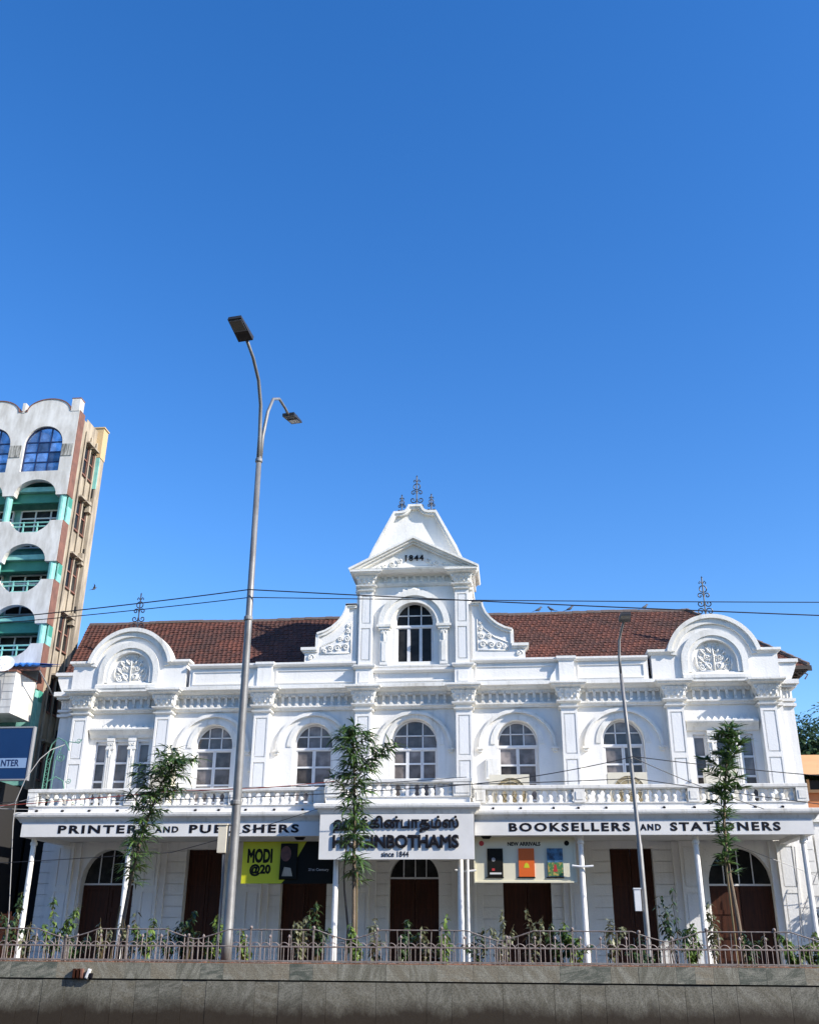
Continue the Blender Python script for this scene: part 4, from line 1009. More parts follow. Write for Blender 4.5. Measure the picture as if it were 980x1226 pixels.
for x, m in ((2.80, 'redprint'), (5.86, 'blackprint')):
    MB().prism([(x + 0.09 * math.cos(i * PI / 8), 4.92 + 0.09 * math.sin(i * PI / 8)) for i in range(16)], ny - 0.008, ny - 0.001).build('round_mark', m, nb)

# spot lights under the soffit
for k, (x, y, lb) in enumerate(((-3.92, -2.9, 'small black floodlight hanging above the yellow and black banner'), (2.98, -3.1, 'small black floodlight hanging above the cream banner'))):
    f = thing('floodlight', lb, 'lamp', (BX + x, BY + y, 5.3), 'floodlights under the balcony')
    MB().box(-0.03, 0.03, -0.03, 0.03, -0.13, 0.0).build('bracket', 'black', f)
    MB().prism([(-0.2, -0.13), (-0.12, -0.23), (0.12, -0.23), (0.2, -0.13)], -0.1, 0.1).build('housing', 'black', f)

# AC units and other things on the balcony
def ac(x, y, z, w, h, d, lb, fan=True):
    t = thing('air_conditioner', lb, 'air conditioner', (BX + x, BY + y, z), 'outdoor air conditioning units on the balcony')
    MB().box(-w / 2, w / 2, 0, d, 0.08, h).build('casing', 'acbody', t)
    MB().box(-w / 2 + .05, -w / 2 + .15, .05, d - .05, 0, 0.08).build('foot', 'grey', t); MB().box(w / 2 - .15, w / 2 - .05, .05, d - .05, 0, 0.08).build('foot', 'grey', t)
    if fan:
        r_ = h * 0.40; cx_ = 0.03 * w
        MB().prism([(cx_ + r_ * math.cos(i * PI / 12), h * 0.52 + r_ * math.sin(i * PI / 12)) for i in range(24)], -0.006, -0.001).build('fan_opening', 'acfan', t)
        g = MB()
        for k in range(1, 5): g.tube([(cx_ + r_ * k / 4 * math.cos(i * PI / 12), -0.02, h * 0.52 + r_ * k / 4 * math.sin(i * PI / 12)) for i in range(25)], 0.008, 4, False)
        for k in range(8): g.tube([(cx_, -0.02, h * 0.52), (cx_ + r_ * math.cos(k * PI / 4), -0.02, h * 0.52 + r_ * math.sin(k * PI / 4))], 0.008, 4)
        g.build('fan_grille', 'acbody', t)
    return t
ac(3.88, -2.45, 6.0, 1.5, 1.44, 0.55, 'cream air conditioner behind the balustrade, beside the entrance bay on the right')
ac(8.26, -2.45, 6.0, 1.45, 1.48, 0.55, 'cream air conditioner behind the balustrade, beside the thin street lamp')
ac(12.05, -0.6, 6.0, 1.2, 1.9, 0.5, 'pale air conditioner half hidden by the rightmost tall young tree', False)
ac(-9.95, -1.6, 6.0, 0.8, 2.0, 0.7, 'pale green air conditioner housing beside the leaning tree', False)
for x, z, w, h, lb in ((2.95, 7.7, 0.55, 0.8, 'white meter box on the wall beside the right entrance-bay window'), (-6.95, 8.1, 0.4, 0.45, 'small white junction box on the wall behind the tall lamp pole')):
    mb = MB().box(0, w, WY - 0.16, WY - 0.002, 0, h); mb.box(w * .12, w * .88, WY - 0.175, WY - 0.16, h * .1, h * .9)
    o = mb.build('wall_box', 'trim', None, (BX + x, BY, z)); tag(o, lb, 'box')

# wire trellis at the left end of the balcony
t = thing('wire_trellis', 'green wire trellis with curled ends on the left end of the balcony', 'trellis', (-18.2, 38.35, FLOOR))
mb = MB()
mb.tube([(-0.10, 0, 0), (-0.08, 0, 2.2), (0.05, 0, 2.75), (0.28, 0, 3.0), (0.60, 0, 2.85), (0.8, 0, 2.5)], 0.025, 5)
mb.tube([(0.06, 0, 0), (0.08, 0, 2.1), (0.18, 0, 2.6), (0.32, 0, 2.72)], 0.02, 5)
mb.tube([(-0.02, 0.6, 0), (0.0, 0.6, 2.2), (0.2, 0.6, 2.8), (0.5, 0.6, 2.95), (0.9, 0.6, 2.9), (1.0, 0.6, 3.05)], 0.02, 5)
mb.build('upright', 'trellis', t)
zg = MB(); k = 0
for i in range(22):
    z = 0.1 * i; zg.tube([(-0.10 if i % 2 else 0.06, 0, z), (0.06 if i % 2 else -0.10, 0, z + 0.1)], 0.014, 4)
zg.build('lattice', 'trellis', t)
bw = MB()
bw.tube([(0.06, 0, 1.3), (0.35, 0.1, 1.5), (0.62, 0.2, 1.35), (0.72, 0.2, 1.0), (0.70, 0.2, 0.7)], 0.022, 5)
bw.tube(spiral_pts(0.45, 2.25, 0.2, 90, 1.6, 0.1, 16), 0.022, 5); bw.tube(spiral_pts(0.85, 1.35, 0.12, 180, 1.5, 0.2, 12), 0.014, 4); bw.tube(spiral_pts(0.95, 2.95, 0.12, 180, 1.5, 0.4, 12), 0.014, 4)
bw.tube([(0.06, 0, 0.55), (0.7, 0.1, 0.62), (1.5, 0.3, 0.45), (2.4, 0.3, 0.4)], 0.018, 4)
bw.tube([(-0.1, 0, 0.5), (0.6, .1, 0.12), (1.2, .1, 0.3)], 0.014, 4)
bw.build('curl', 'trellis', t)

# bent conduit in front of the dark alley
mb = MB(); mb.tube([(-18.1, 36.9, 0.12), (-18.12, 36.9, 2.3), (-18.35, 36.9, 4.2), (-18.55, 36.95, 5.6), (-18.60, 37.0, 6.4), (-18.42, 37.1, 7.2), (-18.05, 37.3, 8.0), (-17.8, 37.6, 8.4), (-17.55, 38.2, 8.7)], 0.016, 7)
tag(mb.build('bent_pipe', 'whitecable', None, smooth=True), 'thin pale pipe rising and bending over beside the left end of the balcony', 'pipe')

# ------------------------------------------------------------------ annex wall at the right end
an = thing('annex_wall', 'plain white side wall with a low parapet at the right end of the shop', 'wall', (10.35, 41.75, 0))
MB().box(0, 8.0, 0.0, 0.4, 0, 6.0).build('wall', 'white', an)
c = MB(); c.box(0.9, 8.1, -0.10, 0.5, 6.0, 6.12); c.box(0.95, 8.1, -0.06, 0.46, 6.12, 6.32); c.build('coping', 'trim', an)
c = MB()
for x in (0.95, 2.1): c.box(x, x + 0.10, -0.06, 0.0, 0.3, 5.9)
c.box(0.2, 3.0, -0.04, 0.0, 4.95, 5.02); c.build('batten', 'panel', an)
ts = thing('metal_frame', 'thin grey metal strut frame leaning by the right end of the verandah', 'frame', (10.4, 40.9, 0.12))
mb = MB(); mb.tube([(-0.15, 0, 0.5), (0.15, 0, 4.9)], 0.018, 5); mb.tube([(0.1, 0, 2.6), (0.95, 0, 4.2)], 0.018, 5); mb.tube([(0.0, 0, 2.75), (1.3, 0, 2.75)], 0.018, 5); mb.tube([(-2.6, -1.2, 5.0), (1.5, 0.1, 3.6)], 0.012, 5)
mb.build('strut', 'grey', ts)
hb = MB(); hb.lathe([(0.05, 0.55), (0.16, 0.5), (0.20, 0.3), (0.17, 0.05), (0.03, 0.0)], 8); hb.tube([(0.02, 0, 0.5), (0.10, 0, 0.75), (0.02, 0, 0.95)], 0.02, 5); hb.tube([(-0.12, 0, 0.3), (-0.3, 0, 0.1)], 0.03, 5); hb.tube([(0.14, 0, 0.3), (0.4, 0, 0.45), (0.5, 0, 0.2)], 0.03, 5)
tag(hb.build('hanging_bag', 'dark', None, (11.15, 41.5, 1.75)), 'dark bag hanging against the annex wall behind the fence', 'bag')

# ------------------------------------------------------------------ apartment block on the left
apt = thing('apartment_block', 'tall white and teal apartment block with scalloped arches at the left edge', 'building', (-21.0, 42.0, 0))
CXS = [-1.62, -4.32, -7.02]
Xl = -8.4
# top storey: scalloped parapet, arched windows, arch cut over the balcony below
low = [(Xl, 22.75), (Xl, 21.45)]
for cx in CXS[::-1]: low += arc(cx, 21.45, 1.06, 180, 0, 16, 0.85)
low += [(0, 21.45), (0, 22.75)]
mb = MB(); mb.prism(low, 0, 0.35)
for cx in CXS:
    a, b = cx - 1.35, (cx + 1.35 if cx != CXS[0] else 0)
    pl = [(a, 22.75), (cx - 0.98, 22.75)] + arc(cx, 24.25, 0.98, 180, 0, 18, 1.0) + [(cx + 0.98, 22.75), (b, 22.75), (b, 26.10), (cx + 1.12, 26.10)] + arc(cx, 26.10, 1.12, 0, 180, 18, 0.68) + [(a, 26.10)]
    mb.prism(pl, 0, 0.35)
mb.box(-0.46, -0.02, -0.02, 0.45, 26.05, 26.75)
for cx in CXS[:2]: mb.box(cx - 1.42, cx - 1.26, -0.02, 0.3, 26.05, 26.62)
mb.build('top_wall', 'apt', apt)
ed = MB()
for cx in CXS:
    b = cx + 1.35 if cx != CXS[0] else -0.46
    ed.ribbon([(b, 26.10)] + arc(cx, 26.10, 1.12, 0, 180, 18, 0.68) + [(cx - 1.26, 26.10)], -0.05, 0.0, -0.03, 0.38)
ed.box(-0.48, 0.0, -0.03, 0.47, 26.75, 26.80)
ed.build('parapet_edging', 'redbrown', apt)
for cx in CXS:
    sm = MB(); sm.box(cx + 1.0, min(cx + 1.6, -0.06), -0.03, 0.01, 23.55, 24.2); sm.build('stained_panel', 'stain', apt)
    w_o = bpy.data.objects.new('arched_window', None); C.objects.link(w_o); w_o.parent = apt; w_o.location = (cx, 0.16, 0)
    f = MB(); f.ribbon(arc(0, 24.25, 0.95, 180, 0, 20, 0.97), -0.035, 0.035, -0.05, 0.05); f.box(-0.98, -0.91, -.05, .05, 22.75, 24.25); f.box(0.91, 0.98, -.05, .05, 22.75, 24.25)
    fn = lambda x: 24.25 + 0.95 * math.sqrt(max(0, 1 - (x / 0.93) ** 2))
    for x in (-0.31, 0.31): f.box(x - .03, x + .03, -.04, .04, 22.75, fn(x))
    zr = [22.75, 23.3, 23.85, 24.4, 25.3]
    for z in zr[:4]: f.box(-0.93, 0.93, -.035, .035, z - .03, z + .03)
    f.build('frame', 'navy', w_o)
    xr = [-0.93, -0.31, 0.31, 0.93]
    for i in range(3):
        for j in range(4):
            pl = pane_poly(xr[i] + .02, xr[i + 1] - .02, zr[j] + .03, zr[j + 1] - .03, fn if j >= 2 else None)
            if pl: MB().prism(pl, -0.01, 0.005).build('pane', 'glass2', w_o, loc=(0, 0, 0))
def band(z0, z1, dip=True):
    pl = [(Xl, z1), (Xl, z0)]
    for cx in CXS[::-1]: pl += arc(cx, z0, 1.06, 180, 0, 16, 0.92)
    pl += [(0, z0), (0, z1)]
    for cx in CXS:
        pl += [(cx + 1.02, z1), (cx + 0.90, z1 - 0.22), (cx + 0.70, z1 - 0.42), (cx + 0.40, z1 - 0.60), (cx - 0.40, z1 - 0.60), (cx - 0.70, z1 - 0.42), (cx - 0.90, z1 - 0.22), (cx - 1.02, z1)]
    MB().prism(pl, 0, 0.30).build('balcony_front', 'apt', apt)
    r = MB()
    for cx in CXS:
        for z in (z1 - 0.06, z1 - 0.26): r.tube([(cx - 1.0, 0.12, z), (cx + 1.0, 0.12, z)], 0.035, 6)
        for q in (-0.35, 0.35): r.box(cx + q - .03, cx + q + .03, 0.09, 0.15, z1 - 0.62, z1 - 0.02)
        r.box(cx - 0.42, cx + 0.42, 0.08, 0.16, z1 - 0.62, z1 - 0.54)
    r.build('balcony_rail', 'teal', apt)
BANDS = [(18.0, 20.1), (14.95, 17.1), (11.9, 14.0)]
for a, b in BANDS: band(a, b)
# recessed teal walls, slabs and windows
back = MB(); back.box(Xl, -0.02, 1.35, 1.55, 8.0, 26.0); back.box(Xl, -0.07, 0.36, 2.4, 25.7, 25.9); back.build('recess_wall', 'teal', apt)
for zf in (18.35, 15.3, 12.25, 21.9):
    MB().box(Xl, -0.03, 0.31, 1.34, zf - 0.12, zf + 0.12).build('floor_slab', 'teal', apt)
    MB().box(Xl, -0.04, 0.55, 0.75, zf - 0.62, zf - 0.125).build('green_beam', 'tealdark', apt)
for zt in (21.3, 17.9, 14.85):
    for cx in CXS:
        w_o = bpy.data.objects.new('balcony_window', None); C.objects.link(w_o); w_o.parent = apt; w_o.location = (cx, 1.25, zt - 2.15)
        f = MB()
        for x in (-1.15, -0.4, 0.38, 1.12): f.box(x - .035, x + .035, -.05, .04, 0, 2.0)
        for z in (0.0, 1.55, 1.96): f.box(-1.12, 1.12, -.045, .035, z, z + .07)
        f.build('frame', 'frame', w_o)
        for a, b in ((-1.11, -0.44), (-0.36, 0.34), (0.42, 1.08)):
            for c_, d_ in ((0.07, 1.55), (1.62, 1.96)): MB().box(a, b, -0.01, 0.005, c_, d_).build('pane', 'glass3', w_o)
for k, (z0, z1) in enumerate(((20.1, 21.5), (17.1, 18.05), (14.0, 15.0))):
    for x in (-0.24, -2.97, -5.67): MB().lathe([(0.17, z0 - 0.3), (0.17, z1 + 0.15)], 12, (x, 0.2, 0)).build('round_post', 'teal', apt)
# side wall towards the shop
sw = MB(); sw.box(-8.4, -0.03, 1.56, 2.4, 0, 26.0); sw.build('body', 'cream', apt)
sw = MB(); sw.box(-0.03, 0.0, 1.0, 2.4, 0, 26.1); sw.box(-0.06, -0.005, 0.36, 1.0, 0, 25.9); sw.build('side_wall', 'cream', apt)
fn_ = MB(); 
for z0, z1 in [(21.45, 26.1)] + BANDS: fn_.box(-0.025, 0.03, 0.02, 0.62, z0, z1)
fn_.build('side_panel', 'redbrown', apt)
for z0, z1 in ((20.1, 21.45), (17.1, 18.0), (14.0, 14.95), (8.0, 11.9)):
    MB().box(-0.05, 0.012, 0.30, 0.72, z0, z1).build('side_recess', 'teal' if z0 != 8.0 else 'teal', apt)
    MB().box(-0.045, 0.02, 0.33, 0.70, z1 - 0.5, z1 - 0.02).build('side_opening', 'tealdark', apt)
for zf in (8.2, 11.2, 14.2, 17.2, 20.2, 23.2):
    for y in (1.12, 1.80):
        w_o = bpy.data.objects.new('side_window', None); C.objects.link(w_o); w_o.parent = apt; w_o.location = (0.0, y, zf)
        MB().box(-0.02, 0.012, 0.0, 0.42, 0.0, 1.5).build('pane', 'glass3', w_o)
        f = MB(); f.box(-.02, .05, -0.06, 0.0, -0.06, 1.56); f.box(-.02, .05, 0.42, 0.47, -0.06, 1.56); f.box(-.02, .05, 0, 0.42, 0.72, 0.78); f.box(-.02, 0.09, -0.08, 0.5, -0.12, -0.05); f.build('frame', 'redbrown', w_o)
        MB().box(-.02, 0.28, -0.1, 0.52, 1.58, 1.66).build('sunshade', 'cream', w_o)
pp = MB()
for y in (1.02, 1.68, 2.34): pp.tube([(0.07, y, 6), (0.07, y, 25.4)], 0.05, 6)
pp.build('drain_pipe', 'cream', apt)
rb = MB(); rb.box(-6, 0.28, 2.4, 2.95, 0, 25.9); rb.build('rear_block', 'cream', apt)
rb = MB(); rb.box(-6, 0.31, 2.38, 2.97, 24.6, 26.3); rb.box(-6, 0.36, 2.34, 3.0, 26.3, 26.37); rb.build('rear_parapet', 'tan', apt)
rb = MB(); rb.box(-1.0, 0.29, 2.385, 2.45, 22.8, 24.58); rb.build('rear_panel', 'teal', apt)
for z in (10, 13, 16, 19.0, 22.3): MB().box(0.05, 0.2, 2.36, 2.42, z, z + 0.5).build('vent', 'dark', apt)
for i, z in enumerate((9.5, 12.2, 15.5, 18.6, 21.4)):
    b_ = MB(); b_.box(0.0, 0.26, 2.1, 2.39, z, z + 0.08); b_.box(0.02, 0.24, 2.14, 2.36, z + 0.1, z + 0.6); b_.build('ledge', 'cream', apt)
# lower teal storey
lw = MB(); lw.box(Xl, -0.02, 0.02, 0.35, 7.7, 11.9); lw.build('lower_wall', 'teal', apt)
aw = thing('corrugated_awning', 'blue corrugated sheet awning on the apartment block', 'awning', (-21.0, 40.0, 0))
mb = MB(); n = 60; vs_ = []
for i in range(n + 1):
    x = -8 + 9.0 * i / n; dz = 0.05 * math.sin(i * PI * 0.9)
    vs_ += [(x, 0, 12.52 + dz), (x, 2.0, 12.98 + dz), (x, 0, 12.44 + dz), (x, 2.0, 12.9 + dz)]
fs_ = []
for i in range(n):
    a = 4 * i; fs_ += [(a, a + 4, a + 5, a + 1), (a + 2, a + 3, a + 7, a + 6), (a, a + 2, a + 6, a + 4)]
mb.add(vs_, fs_).build('sheet', 'bluesheet', aw)
MB().box(-8, 1.0, 0.1, 0.18, 12.25, 12.4).build('purlin', 'redbrown', aw)
br = MB()
for x in (-4, -1.5, 0.9): br.tube([(x, 0.15, 12.3), (x, 2.0, 11.5)], 0.03, 5)
br.build('bracket', 'grey', aw)
bs = thing('tiled_sign_box', 'white tiled sign box with a dark emblem under the blue awning', 'sign', (-21.0, 39.8, 0))
MB().box(-6, 0.10, 0, 1.9, 10.35, 12.12).build('box_body', 'apt', bs)
g = MB()
for i in range(12): g.box(-5.9 + i * 0.5, -5.88 + i * 0.5, -0.006, 0.0, 10.4, 12.1)
for j in range(5): g.box(-6, 0.10, -0.007, -0.001, 10.6 + j * 0.33, 10.615 + j * 0.33)
g.build('tile_joint', 'grey', bs)
MB().prism([(-1.1, 10.9), (-0.42, 10.8), (-0.36, 11.0), (-0.5, 11.75), (-0.75, 11.8), (-0.8, 11.3), (-1.0, 11.2)], -0.03, -0.008).build('emblem', 'grey', bs)
MB().box(-6, 0.14, -0.04, 1.94, 12.12, 12.2).build('top_edge', 'redbrown', bs)
ds = thing('satellite_dish', 'white satellite dish mounted below the blue awning', 'satellite dish', (-21.25, 39.3, 12.35))
dp = MB(); vs_ = [(0, 0.10, 0)]; fs_ = []
for r_, y in ((0.15, 0.085), (0.30, 0.05), (0.44, 0.0)):
    vs_ += [(r_ * math.cos(i * PI / 10) * 1.0, y, r_ * math.sin(i * PI / 10)) for i in range(20)]
for i in range(20): fs_.append((0, 1 + i, 1 + (i + 1) % 20))
for k in range(2):
    for i in range(20): a = 1 + k * 20 + i; b = 1 + k * 20 + (i + 1) % 20; fs_.append((a, a + 20, b + 20, b))
d_o = dp.add(vs_, fs_).build('dish', 'pvc', ds, smooth=True); d_o.rotation_euler = (rad(-28), 0, rad(12))
am_ = MB(); am_.tube([(0, 0.05, -0.3), (0, -0.35, -0.1), (0, -0.42, 0.02)], 0.015, 5); am_.box(-0.04, 0.04, -0.48, -0.38, -0.02, 0.10); am_.tube([(0, 0.1, 0), (0, 0.45, -0.2)], 0.03, 6); am_.build('arm', 'grey', ds)
bb = thing('shop_board', 'dark blue shop board with a pale band reading NTER at the left edge', 'sign', (-21.0, 39.95, 0))
mb = MB(); mb.box(-7, 1.18, 0.0, 0.18, 7.66, 9.74); mb.build('board', 'blueboard', bb)
MB().box(-7, 1.10, -0.01, -0.002, 8.10, 8.50).build('band', 'paleblue', bb)
text('NTER', (0.03, 0.80, 8.17, 8.44), -0.011, 'navy', bb, 'lettering', 0.006, 0.02)
fr_ = MB(); fr_.box(1.18, 1.24, -0.02, 0.2, 7.6, 9.8); fr_.box(-7, 1.18, -0.02, 0.2, 7.6, 7.66); fr_.box(-7, 1.18, -0.02, 0.2, 9.74, 9.8); fr_.build('frame', 'grey', bb)
al = thing('street_shop', 'deep-set shop front painted near-black as shade, below the blue board', 'shop', (-21.0, 42.0, 0))
mb = MB(); mb.box(-9, 0.0, -1.8, 4.0, 7.35, 7.6); mb.build('canopy_slab', 'dark', al)  # deep shade of the recess put into near-black canopy and walls
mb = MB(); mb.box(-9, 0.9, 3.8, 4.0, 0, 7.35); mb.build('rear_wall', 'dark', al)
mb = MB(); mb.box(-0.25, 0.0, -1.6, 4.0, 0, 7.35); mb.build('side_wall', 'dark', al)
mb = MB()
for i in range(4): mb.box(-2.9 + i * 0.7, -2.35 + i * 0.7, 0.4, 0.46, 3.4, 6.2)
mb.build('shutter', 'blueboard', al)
gt = thing('plank_gate', 'dark reddish plank gate in the alley beside the shop', 'gate', (-19.9, 38.6, 0.12))
for i in range(8): MB().box(i * 0.17, i * 0.17 + 0.155, 0, 0.04, 0.1, 2.3 + 0.08 * (i % 3)).build('plank', 'wood', gt)
MB().box(0, 1.36, 0.04, 0.10, 0.6, 0.72).build('rail', 'wood', gt); MB().box(0, 1.36, 0.04, 0.10, 1.8, 1.92).build('rail', 'wood', gt)
ar = thing('alley_wall', 'rear wall painted near-black as shade, closing the alley between shop and apartment block', 'wall', (-20.9, 43.2, 0))
MB().box(-0.1, 2.2, 0, 0.2, 0, 7.6).build('wall', 'dark', ar)  # alley shade painted into the wall colour

# ------------------------------------------------------------------ things beyond the right end
oh = thing('orange_house', 'orange house with a pale tiled eave behind the right end of the shop', 'house', (14.0, 52, 0))
MB().box(0, 10, 0.4, 8, 0, 8.6).build('wall', 'orange', oh)
rfh = MB(); rfh.prism_x([(-0.3, 9.3), (0.0, 9.42), (4.2, 11.0), (8.4, 9.42), (8.6, 9.2), (4.2, 10.7)], -0.3, 10.4); rfh.build('roof', 'apricot', oh)
wn = MB(); wn.box(0.2, 10, 0.34, 0.42, 8.65, 9.1); wn.build('clerestory', 'dark', oh)
bt = MB()
for i in range(10): bt.box(0.5 + i * 0.95, 0.62 + i * 0.95, 0.28, 0.4, 8.62, 9.15)
bt.box(-0.1, 10.1, 0.2, 0.42, 8.5, 8.64); bt.build('batten', 'apricot', oh)

def rnd_dir():
    while True:
        v = Vector((random.uniform(-1, 1), random.uniform(-1, 1), random.uniform(-1, 1)))
        if 0.05 < v.length < 1: return v.normalized()
def leaf(mb, p, d, ln, w, droop, seg=3):
    """one narrow bent leaf blade"""
    d = d.normalized(); s = d.cross(Vector((0, 0, 1)))
    s = s.normalized() if s.length > 0.05 else Vector((1, 0, 0))
    tw = random.uniform(-0.7, 0.7); s = (s * math.cos(tw) + d.cross(s) * math.sin(tw)).normalized()
    vs_ = [tuple(p)]; q = Vector(p); dd = Vector(d)
    ws = (0.75, 1.0, 0.62)[:seg] if seg == 3 else (1.0,)
    for i in range(seg):
        dd = (dd + Vector((0, 0, -droop / seg))).normalized(); q = q + dd * (ln / (seg + 1)); ww = w * 0.5 * ws[i]
        vs_ += [tuple(q - s * ww), tuple(q + s * ww)]
    q = q + (dd + Vector((0, 0, -droop / seg))).normalized() * (ln / (seg + 1)); vs_.append(tuple(q))
    fs_ = [(0, 1, 2)]
    for i in range(seg - 1): a = 1 + 2 * i; fs_.append((a, a + 2, a + 3, a + 1))
    fs_.append((2 * seg - 1, 2 * seg + 1, 2 * seg)); mb.add(vs_, fs_)

def bushy_tree(name, label, loc, h, crown_c, crown_r, n, m='leafd', ls=0.3, group=None):
    t = thing(name, label, 'tree', loc, group)
    tr = MB(); tr.tube([(0, 0, -0.3), (0.1, 0, h * 0.3), (0, 0.1, h * 0.6), (0.1, 0, h * 0.85)], [h * 0.03, h * 0.026, h * 0.02, h * 0.008], 8)
    for k in range(9):
        a = k * 2.4; zz = h * (0.35 + 0.05 * k); tr.tube([(0.05, 0.05, zz), (crown_r[0] * 0.4 * math.cos(a), crown_r[1] * 0.4 * math.sin(a), zz + 0.12 * h), (crown_r[0] * 0.8 * math.cos(a), crown_r[1] * 0.8 * math.sin(a), zz + 0.2 * h)], [h * 0.012, h * 0.008, h * 0.002], 5)
    tr.build('trunk', 'bark', t)
    cl = []
    for k in range(170):
        v = rnd_dir() * random.uniform(0.3, 1.0); cl.append((Vector((v.x * crown_r[0], v.y * crown_r[1], v.z * crown_r[2])) + Vector(crown_c), random.uniform(0.2, 0.36) * min(crown_r)))
    mb = MB()
    for i in range(n):
        c_, r_ = random.choice(cl); v = rnd_dir(); p = c_ + v * r_ * random.uniform(0.5, 1.1)
        leaf(mb, p, v + Vector((0, 0, 0.3)), ls * random.uniform(0.7, 1.3), ls * 0.5, 0.8, 1)
    mb.build('crown', m, t, recalc=False)
    return t
bushy_tree('shade_tree', 'dark green leafy tree beyond the right end of the shop roof', (19.2, 60, 0), 13.5, (0, 0, 9.4), (5.0, 4.0, 4.6), 42000, ls=0.34)
bushy_tree('shade_tree', 'taller dark tree at the far right edge behind the orange house', (25.5, 66, 0), 15, (0, 0, 11), (4.6, 4, 4.6), 12000, ls=0.5)
bushy_tree('garden_bush', 'leafy bush by the annex wall at the lower right edge', (12.9, 40.6, 0.1), 3.8, (0, 0, 3.0), (1.0, 0.9, 1.2), 1500, 'leafy', 0.2)

# ------------------------------------------------------------------ unseen blocks added behind the viewer to cut low sky light
for bx0, bx1, bh, lb in ((-75, -30, 15, 'long low beige block added across the road to screen low sky, left of the viewer'), (-28, 8, 18, 'tall beige block added across the road to screen low sky, behind the viewer'), (10, 70, 16, 'long beige block added across the road to screen low sky, right of the viewer')):
    ob = thing('added_sky_block', lb, 'building', (bx0, -12, 0), 'added blocks screening low sky')
    w_ = bx1 - bx0
    MB().box(0, w_, -14, 0, 0, bh).build('wall', 'cream', ob)
    MB().box(-0.2, w_ + 0.2, -14.2, 0.2, bh, bh + 0.5).build('parapet', 'apt', ob)
    wm = MB().box(-1.2, 1.2, -0.02, 0.03, 0, 1.7).mesh('window', 'glass3'); fm = MB().box(-1.35, 1.35, 0.0, 0.35, 1.75, 1.87).mesh('sunshade', 'apt')
    for k in range(int(bh // 3.6)):
        for i in range(int(w_ // 5)):
            w_o = inst('window', wm, ob, (2.5 + i * 5, 0, 1.2 + 3.6 * k)); inst('sunshade', fm, w_o, (0, 0, 0))

# ------------------------------------------------------------------ planter wall, soil, fence
WYF = 21.0
pw = thing('planter_wall', 'long mud-stained grey granite planter wall with a capping course', 'wall', (0, WYF, 0))
MB().box(-16, 12, 0.03, 0.30, 0, 1.17).build('core', 'joint', pw)
x = -16.0
while x < 12:
    w = random.choice((0.34, 0.46, 0.48, 0.5, 0.52, 0.7, 0.95)); w = min(w, 12 - x)
    o = MB().box(0.002, w - 0.002, random.uniform(0, 0.004), 0.05, 0, 0.29).build('cap_slab', 'granitecap', pw, (x, -0.012, 0.915)); x += w
x = -16.1
while x < 12:
    w = random.choice((0.46, 0.47, 0.48, 0.50, 0.97)); 
    o = MB().box(0.003, w - 0.003, random.uniform(0.006, 0.012), 0.06, 0, 0.885).build('slab', 'granite', pw, (x, 0, 0.0)); x += w
MB().box(-16, 12, 4.0, 4.25, 0, 1.2).build('rear_kerb', 'paving', pw)
mb = MB(); nx = 140; ny_ = 9; vs_ = []
for j in range(ny_):
    for i in range(nx):
        vs_.append((-16 + 28 * i / (nx - 1), WYF + 0.28 + 3.74 * j / (ny_ - 1), 1.13 + random.uniform(-0.02, 0.05) + (0.03 if j in (1,) else 0)))
soil = mb.add(vs_, [(j * nx + i, j * nx + i + 1, (j + 1) * nx + i + 1, (j + 1) * nx + i) for j in range(ny_ - 1) for i in range(nx - 1)]).build('planter_soil', 'soil', None)
struct(soil)
MB().box(-16, 12, 0.05, 0.20, 1.17, 1.215).build('soil_edge', 'soil', pw)

# brackets left on the capping
for k, (x, w, m, lb, rz) in enumerate(((-8.76, 0.05, 'wood', 'leftmost brown block of the little row fixed on the granite capping', 0), (-8.68, 0.05, 'wood', 'middle brown block of the little row fixed on the granite capping', 0.02), (-8.60, 0.05, 'redbrown', 'rightmost brown block of the little row fixed on the granite capping', -0.03), (-8.50, 0.055, 'pvc', 'white tilted block beside the brown blocks on the granite capping', 0.3), (-8.42, 0.06, 'black', 'small black lump beside the white block on the granite capping', 0.1))):
    mb = MB(); h = 0.17 if m != 'black' else 0.09
    mb.box(-w / 2, w / 2, -0.07, 0.0, 0, h); mb.box(-w / 2 + .008, w / 2 - .008, -0.078, -0.07, 0.012, h - 0.012); mb.box(-w / 2 - .006, w / 2 + .006, -0.03, 0.0, -0.012, 0.0)
    o = mb.build('stone_block', m, None, (x, WYF - 0.012, 0.915)); o.rotation_euler = (0, rz, 0); tag(o, lb, 'block', 'little blocks on the wall')

FX0, FX1 = -13.0, 8.5
DIPS = [-9.15, -6.45, -3.35, -0.35, 2.85, 5.85]
def top_z(x):
    z = 1.82
    for d in DIPS:
        a = abs(x - d)
        if a < 0.62: z = min(z, 1.82 - 0.19 * (1 - a / 0.62) ** 0.8)
    return z
fc = thing('planter_fence', 'rusty grey metal fence with a dipping top rail on the planter wall', 'fence', (0, 21.30, 0))
xs = [FX0 + 0.05 * i for i in range(int((FX1 - FX0) / 0.05) + 1)]
MB().tube([(x, 0, top_z(x)) for x in xs[::2]], 0.013, 5).build('top_rail', 'fence', fc)
MB().tube([(FX0, 0, 1.515), (FX1, 0, 1.515)], 0.009, 5).build('middle_rail', 'fence', fc)
MB().box(FX0, FX1, -0.025, 0.025, 1.225, 1.255).build('bottom_rail', 'fence', fc)
barm = MB().tube([(0, 0, 0), (0, 0, 1)], 0.008, 6).mesh('bar', 'fence'); postm = MB().box(-0.015, 0.015, -0.015, 0.015, 0, 1).mesh('post', 'fence')
ballm = MB().lathe([(0.004, -0.035), (0.025, -0.025), (0.035, 0), (0.025, 0.025), (0.004, 0.035)], 8).mesh('ball_finial', 'fence', smooth=True)
